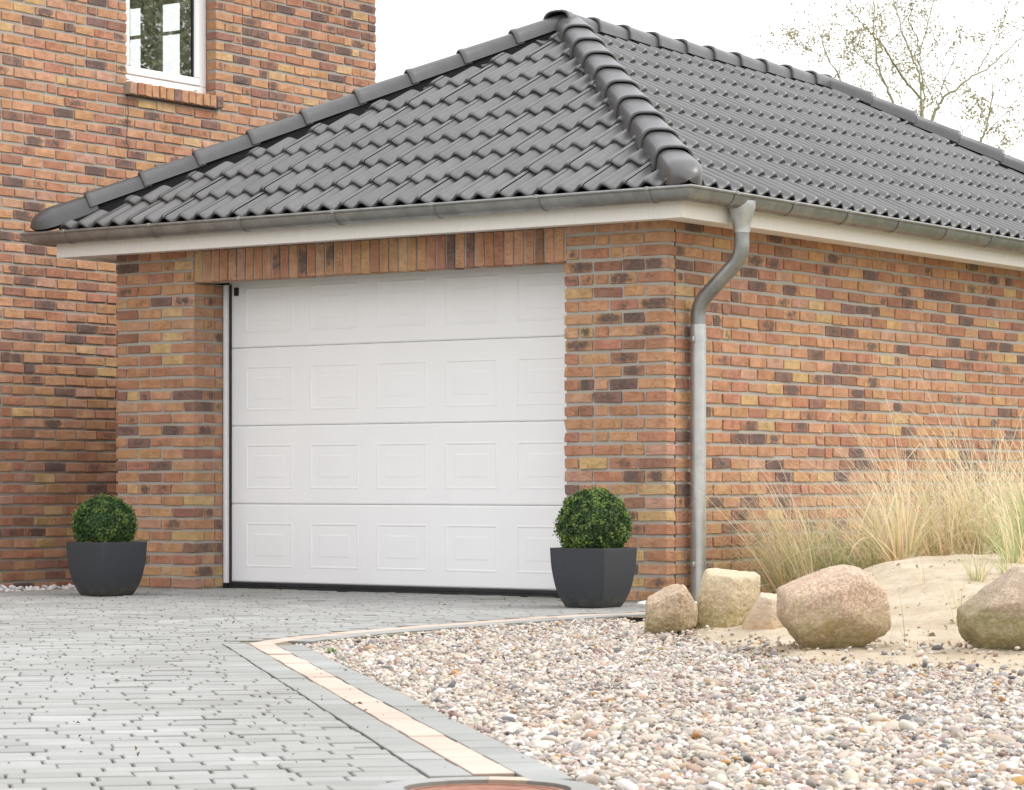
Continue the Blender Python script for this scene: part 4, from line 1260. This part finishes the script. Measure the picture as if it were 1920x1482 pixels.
for px, D, n, lean in ((1475,17.0,40,-.8),(1495,16.9,50,-.6),(1525,17.0,60,-.5),(1560,16.9,70,-.5),(1595,16.7,90,-.4),(1630,16.7,80,-.4),(1665,16.3,60,-.3),(1745,16.6,50,-.3),(1835,16.4,60,-.2),(1905,16.0,60,-.3),(1945,15.2,45,-.5),(1905,14.6,25,-.4)):
    clump(px, D, n, (.22,.62), lean, 1.0, 0.10, 0.7, (0.2, 0.9))
me_g = mesh('marram_grass', gv, gf, M['straw'], None, False, {'Col': gc})
tag(me_g, 'mass of dry straw and green marram grass growing on the dune before the side wall', 'grass', kind='stuff')
# flattened straw litter lying on the sand
pts = []
while len(pts) < 2600:
    la = random.uniform(0.75, 2.6); D = float(bound(la)) + abs(random.gauss(0.0, 0.55)) - 0.35
    if random.random() < 0.25: D = random.uniform(11, 15)
    p = W(la, D)
    if mnoise.noise(Vector((p.x*2.6, p.y*2.6, 7))) + random.uniform(-.3, .5) < 0.05: continue
    pts.append((p.x, p.y, dune(p.x, p.y)+0.0035))
P = np.array(pts); n = len(P); col = np.array([(0.30,0.20,0.11),(0.42,0.30,0.17),(0.20,0.13,0.075),(0.52,0.40,0.25)])[RNG.integers(0, 4, n)]*RNG.uniform(0.7, 1.2, (n, 1))
v, f, c = leaf_cloud(P, RNG.normal(0, .6, (n, 3))+np.array([[0,0,1.0]]), np.clip(RNG.lognormal(math.log(0.006), 0.55, n), 0.002, 0.028), col, 0.3)
tag(mesh_np('plant_debris', v, f, M['debris'], None, False, {'Col': c}), 'brown plant scraps strewn over the sand in front of the dune', 'plant debris', kind='stuff')
V, F, C = [], [], []
for k in range(110):
    px = random.uniform(1480, 1960); D = random.uniform(11.2, 15.4); p = W((px-CXP)/FPX*D, D)
    a = math.atan2(SA, CA) + random.gauss(0, 0.9); L = random.uniform(0.03, 0.22); n0 = len(V); cv = random.gauss(0, 0.5)
    col = np.array((0.70,0.54,0.34))*random.uniform(0.6, 1.15)
    for s in range(5):
        t = s/4; x = p.x + math.cos(a+cv*t)*L*t; y = p.y + math.sin(a+cv*t)*L*t; z = dune(x, y)+0.004+0.01*math.sin(t*3.1)*random.random()
        for sg in (-1, 1): V.append((x - sg*math.sin(a)*0.0016, y + sg*math.cos(a)*0.0016, z-0.002)); C.append((*col, 1))
    for s in range(4): F.append((n0+2*s, n0+2*s+1, n0+2*s+3, n0+2*s+2))
tag(mesh('straw_litter', V, F, M['straw'], None, False, {'Col': C}), 'dry grass stalks lying flat on the sand', 'straw', kind='stuff')
def tuft(px, py, D, n, Lr, lean, green, label, rad=0.02, spread=0.6, droop=(0.2, 0.9), wd=0.0022):
    p = W((px-CXP)/FPX*D, D); zb = dune(p.x, p.y)
    R = Vector((CA, SA, 0))*lean
    V, F, C = blades((0,0,0), n, Lr, spread, (R.x, R.y), green, rad=rad, droop=droop, width=wd)
    o = mesh('grass_tuft', V, F, M['straw'], None, False, {'Col': C}); o.location = (p.x, p.y, zb)
    tag(o, label, 'grass tuft')
def D_on(px, py):
    """distance where the line of sight through a photo pixel meets the sand"""
    D = 8.0
    while D < 18:
        p = W((px-CXP)/FPX*D, D)
        if CAM.z - (py-HYP)/FPX*D <= dune(p.x, p.y): return D
        D += 0.02
    return 15.0
for (px, py, n, Lr, lean, gr, lab, rad) in (
    (1733,1095,9,(.14,.26),-0.5,.05,'few stiff orange-brown stalks leaning left on the bare sand crest',.012),
    (1832,1090,60,(.12,.30),-0.1,.40,'low spreading tuft with brown and green blades behind the brown boulder',.035),
    (1797,1168,22,(.18,.36),0.0,.65,'thin upright green tuft rising between the two largest boulders',.022),
    (1698,1195,3,(.26,.36),-0.45,1.0,'single thin green grass shoot on the sand right of the large pink boulder',.006),
    (1888,1080,36,(.2,.45),-0.5,.7,'green tuft leaning left, just above the brown boulder at the frame edge',.03)):
    tuft(px, py, D_on(px, py), n, Lr, lean, gr, lab, rad)

# ------------------------------------------------------------------ small weed, leaf litter
def weed(loc, n, s, cols, label, name='weed'):
    pts = RNG.normal(0, 1, (n, 3))*np.array([[s, s, s*0.5]]); pts[:, 2] = np.abs(pts[:, 2])
    col = np.array(cols)[RNG.integers(0, len(cols), n)]*RNG.uniform(0.7, 1.3, (n, 1))
    v, f, c = leaf_cloud(pts, RNG.normal(0, 1, (n, 3))+np.array([[0,0,1.0]]), RNG.uniform(0.004, 0.009, n), col)
    o = mesh_np(name, v, f, M['leaf'], None, False, {'Col': c}); o.location = loc; tag(o, label, 'weed'); return o
def seedling(loc, n, L, col, label):
    V = [(0,0,0)]; F = []; C = [(*col, 1)]
    for k in range(n):
        a = 2*math.pi*k/n + random.uniform(-.3, .3); e = random.uniform(0.3, 1.1); l = L*random.uniform(0.7, 1.2); b = len(V)
        lw = 0.28 if n < 10 else 0.10
        for (t, sd) in ((0.55, lw), (0.6, -lw), (1.0, 0.0)):
            V.append((math.cos(a)*math.cos(e)*l*t - math.sin(a)*sd*l, math.sin(a)*math.cos(e)*l*t + math.cos(a)*sd*l, math.sin(e)*l*t)); q = random.uniform(0.7, 1.3); C.append((*[c*q for c in col], 1))
        F.append((0, b+1, b+2, b))
    o = mesh('weed', V, F, M['leaf'], None, False, {'Col': C}); o.location = loc; tag(o, label, 'weed')
gpt = G(622, 1228, -0.02); seedling((gpt.x, gpt.y, -0.024), 44, 0.042, (0.18,0.26,0.07), 'small green weed among the pebbles near the corner of the edging')
gpt = G(1433, 1253, -0.02); seedling((gpt.x, gpt.y, dune(gpt.x, gpt.y)+0.015), 6, 0.026, (0.22,0.33,0.05), 'tiny bright green seedling in the gravel before the large pink boulder')
gpt = G(1240, 1216, -0.02); seedling((gpt.x, gpt.y, dune(gpt.x, gpt.y)+0.015), 4, 0.022, (0.25,0.38,0.05), 'tiny green leaf in the gravel in front of the small pinkish boulder')

n = 330; pts = []
while len(pts) < n:
    px, py = random.uniform(0, 1180), random.uniform(1118, 1470); py = 1118 + (py-1118)*random.random()**0.9
    p = G(px, py)
    if in_drive(p) and p.y < -0.1 and random.random() < 0.25+0.75*smooth((mnoise.noise(Vector((p.x*.9, p.y*.9, 4)))+0.2)*1.5): pts.append((p.x, p.y, ground_z(p.x, p.y)+0.005))
P = np.array(pts)
col = np.array([(0.10,0.075,0.05),(0.16,0.11,0.06),(0.05,0.04,0.03)])[RNG.integers(0, 3, n)]
v, f, c = leaf_cloud(P, RNG.normal(0, .5, (n, 3))+np.array([[0,0,1.0]]), np.clip(RNG.lognormal(math.log(0.0048), 0.45, n), 0.002, 0.014), col, 0.5)
tag(mesh_np('leaf_litter', v, f, M['debris'], None, False, {'Col': c}), 'scattered dark leaf scraps and twigs on the driveway', 'leaf litter', kind='stuff')

# ------------------------------------------------------------------ birches beyond the garage
def Z6(x, y): return (1480 + x/4.364, y/4.364)
def birch(label, D, limbs, base_px, seed, leafn, droop=1.0):
    rng = np.random.default_rng(seed)
    bp = W((base_px-CXP)/FPX*D, D, -0.1)
    root = empty('birch_tree', bp); tag(root, label, 'tree', 'birches beyond the garage')
    tr = MB(); cr = MB(); LP = []; LC = []
    kx = D/FPX
    def P3(x, y, dz=0.0):
        px, py = Z6(x, y); d = D+dz
        return W((px-CXP)/FPX*d, d, CAM.z + (HYP-py)/FPX*d) - bp
    def leaves(q, n, s):
        for _ in range(n):
            LP.append(q + Vector(rng.normal(0, s, 3)))
            LC.append(np.array([(0.34,0.30,0.15),(0.28,0.28,0.14),(0.38,0.31,0.16)][rng.integers(0,3)])*rng.uniform(0.8, 1.25))
    def twig(p, d, L, r, lvl):
        pts = [p.copy()]; q = p.copy(); dd = d.copy(); n = 5
        for s in range(n):
            dd = (dd + Vector(rng.normal(0, 0.16, 3)) + Vector((0,0,-0.13*droop if lvl else 0.03))).normalized()
            q = q + dd*(L/n); pts.append(q.copy())
            if lvl < 2 and rng.random() < 0.52:
                sd = (dd + Vector(rng.normal(0, 0.75, 3))).normalized(); twig(q, sd, L*rng.uniform(0.4, 0.65), r*0.6, lvl+1)
            if (lvl >= 1) and rng.random() < leafn: leaves(q, rng.integers(1, 3), 0.03)
        cr.tube(pts, [r*(1-0.75*k/n) for k in range(n+1)], 4, False)
    for (pts, r0, r1, dz0, dz1, tw) in limbs:
        n = len(pts); pp_ = [P3(x, y, dz0+(dz1-dz0)*k/(n-1)) for k, (x, y) in enumerate(pts)]
        den = []
        for i in range(n-1):
            for k in range(4):
                t = k/4; den.append(pp_[i].lerp(pp_[i+1], t) + Vector(rng.normal(0, 0.006, 3)))
        den.append(pp_[-1]); m_ = len(den)
        rs = [0.33*(r0+(r1-r0)*k/(m_-1)) for k in range(m_)]
        (tr if r0 > 0.045 else cr).tube(den, rs, 6)
        for k in range(2, m_):
            t = k/m_
            if rng.random() < tw*(0.25+0.75*t):
                d = (den[k]-den[k-1]).normalized(); sd = (d*0.7 + Vector(rng.normal(0, 0.8, 3))).normalized()
                twig(den[k], sd, rng.uniform(0.30, 0.75)*(1-0.3*t), 0.0042, 0)
    tr.build('trunk', M['bark'], root, True, 60)
    cw = cr.build('crown', M['bark'], root)
    P = np.array([tuple(p) for p in LP]); n = len(P)
    v, f, c = leaf_cloud(P, rng.normal(0, 1, (n, 3)), rng.uniform(0.012, 0.024, n), np.array(LC))
    mesh_np('leaves', v, f, M['birch_leaf'], cw, False, {'Col': c})
    print('birch leaves', n)
low = [(1120, 3900), (1110, 2200), (1095, 1200)]
birch('largest birch behind the ridge, with three upward limbs and sparse spring leaves', 32, [
    (low+[(1090,960),(1085,880),(1072,800)], 0.12, 0.052, 0, 0, 0),
    ([(1072,800),(1000,720),(900,600),(830,480),(790,410),(700,310),(620,220),(540,130),(470,50)], 0.044, 0.012, 0, -1.2, 1.0),
    ([(1072,800),(1078,700),(1050,570),(1000,450),(955,345),(910,220),(880,90),(840,-30),(800,-200)], 0.046, 0.016, 0, 0.6, 0.9),
    ([(1085,880),(1105,820),(1095,680),(1070,520),(1070,430),(1110,280),(1150,130),(1180,-20),(1200,-200)], 0.036, 0.014, 0, 0.8, 0.9),
    ([(1070,430),(1040,300),(980,180),(1000,20),(1010,-120)], 0.02, 0.010, 0.2, -0.5, 0.9),
    ([(1095,680),(1180,580),(1300,430)], 0.016, 0.007, 0.1, 0.9, 1.0),
    ([(1072,520),(1150,430),(1230,330)], 0.014, 0.006, 0.1, -0.6, 1.0),
    ([(830,480),(740,450),(640,400),(560,380),(480,370)], 0.014, 0.006, -0.6, -1.2, 1.0),
    (low[:2]+[(1100,1500),(1120,1150),(1165,985),(1210,880),(1260,800)], 0.10, 0.046, 0, 0.4, 0),
    ([(1260,800),(1380,720),(1500,620),(1620,575),(1750,440),(1880,330),(1980,240)], 0.044, 0.012, 0.4, 1.0, 0.9),
    ([(1540,590),(1600,470),(1680,330),(1740,220),(1790,50)], 0.022, 0.008, 0.8, 0.2, 0.9),
    ([(1245,800),(1250,700),(1320,560),(1390,390),(1420,250)], 0.02, 0.008, 0.4, -0.5, 0.9),
    ], 1735, 5, 0.30)
birch('birch whose thin branches show left of the forked one, with browner leaves', 36, [
    ([(850,3700),(880,1600),(850,840),(780,680),(720,520),(690,300),(690,100),(700,-50)], 0.075, 0.012, 0, 0, 0.8),
    ([(780,690),(700,560),(600,470),(500,400),(450,380)], 0.02, 0.007, 0, -0.6, 1.0),
    ([(880,1600),(800,1000),(690,760),(560,600),(540,500)], 0.03, 0.008, 0, 0.6, 0.9),
    ([(870,1800),(600,1000),(415,660),(340,520),(270,350),(230,200)], 0.04, 0.009, 0, -1.0, 1.0),
    ([(415,660),(420,560),(440,460)], 0.012, 0.005, -0.8, -0.3, 0.8),
    ([(340,520),(220,440),(120,400),(90,330)], 0.012, 0.005, -0.8, -1.2, 1.0),
    ([(860,1100),(930,900),(900,760),(820,650)], 0.02, 0.007, 0, 0.5, 0.9)], 1676, 8, 0.6)
birch('smaller birch low behind the hip on the right, with very thin pale leaves', 29, [
    ([(1520,3600),(1500,1600),(1560,1160),(1610,1060),(1640,900),(1660,750),(1680,600)], 0.06, 0.008, 0, 0, 0.8),
    ([(1590,1110),(1700,1000),(1800,900),(1880,780)], 0.018, 0.006, 0, -0.5, 0.9),
    ([(1610,1060),(1570,900),(1540,780)], 0.014, 0.006, 0, 0.5, 0.9),
    ([(1500,1600),(1440,1180),(1400,1050),(1370,960),(1280,880)], 0.02, 0.006, 0, -0.4, 0.9),
    ([(1560,1300),(1660,1200),(1800,1160),(1910,1050)], 0.014, 0.005, 0, 0.4, 0.8)], 1828, 13, 0.5)

# a stand of dense evergreens to the right of the plot: it shows as a reflection in the house window
pts = []; nrm_ = []
for (tx, ty, h) in ((9.3,17.6,14.5),(11.0,19.6,15.5),(13.0,21.2,15),(8.8,21.0,15),(15,23.5,15)):
    for k in range(16000):
        z = RNG.random()**0.8*h; r = (1-z/h)**0.75*2.3*(0.75+0.35*RNG.random()); a = RNG.uniform(0, 2*math.pi)
        r *= 1+0.3*mnoise.noise(Vector((math.cos(a)*2, math.sin(a)*2, z*1.5+tx)))
        pts.append((tx+r*math.cos(a), ty+r*math.sin(a), z+0.3)); nrm_.append((math.cos(a), math.sin(a), 0.5))
P = np.array(pts); n = len(P); colr = np.array([[0.38,0.40,0.27]])*RNG.uniform(0.5, 1.6, (n, 1))
v, f, c = leaf_cloud(P, np.array(nrm_)+RNG.normal(0, .5, (n, 3)), RNG.uniform(0.035, 0.085, n), colr)
tag(mesh_np('evergreen_trees', v, f, M['birch_leaf'], None, False, {'Col': c}), 'dark evergreen trees mirrored in the upper house window', 'trees', kind='stuff')
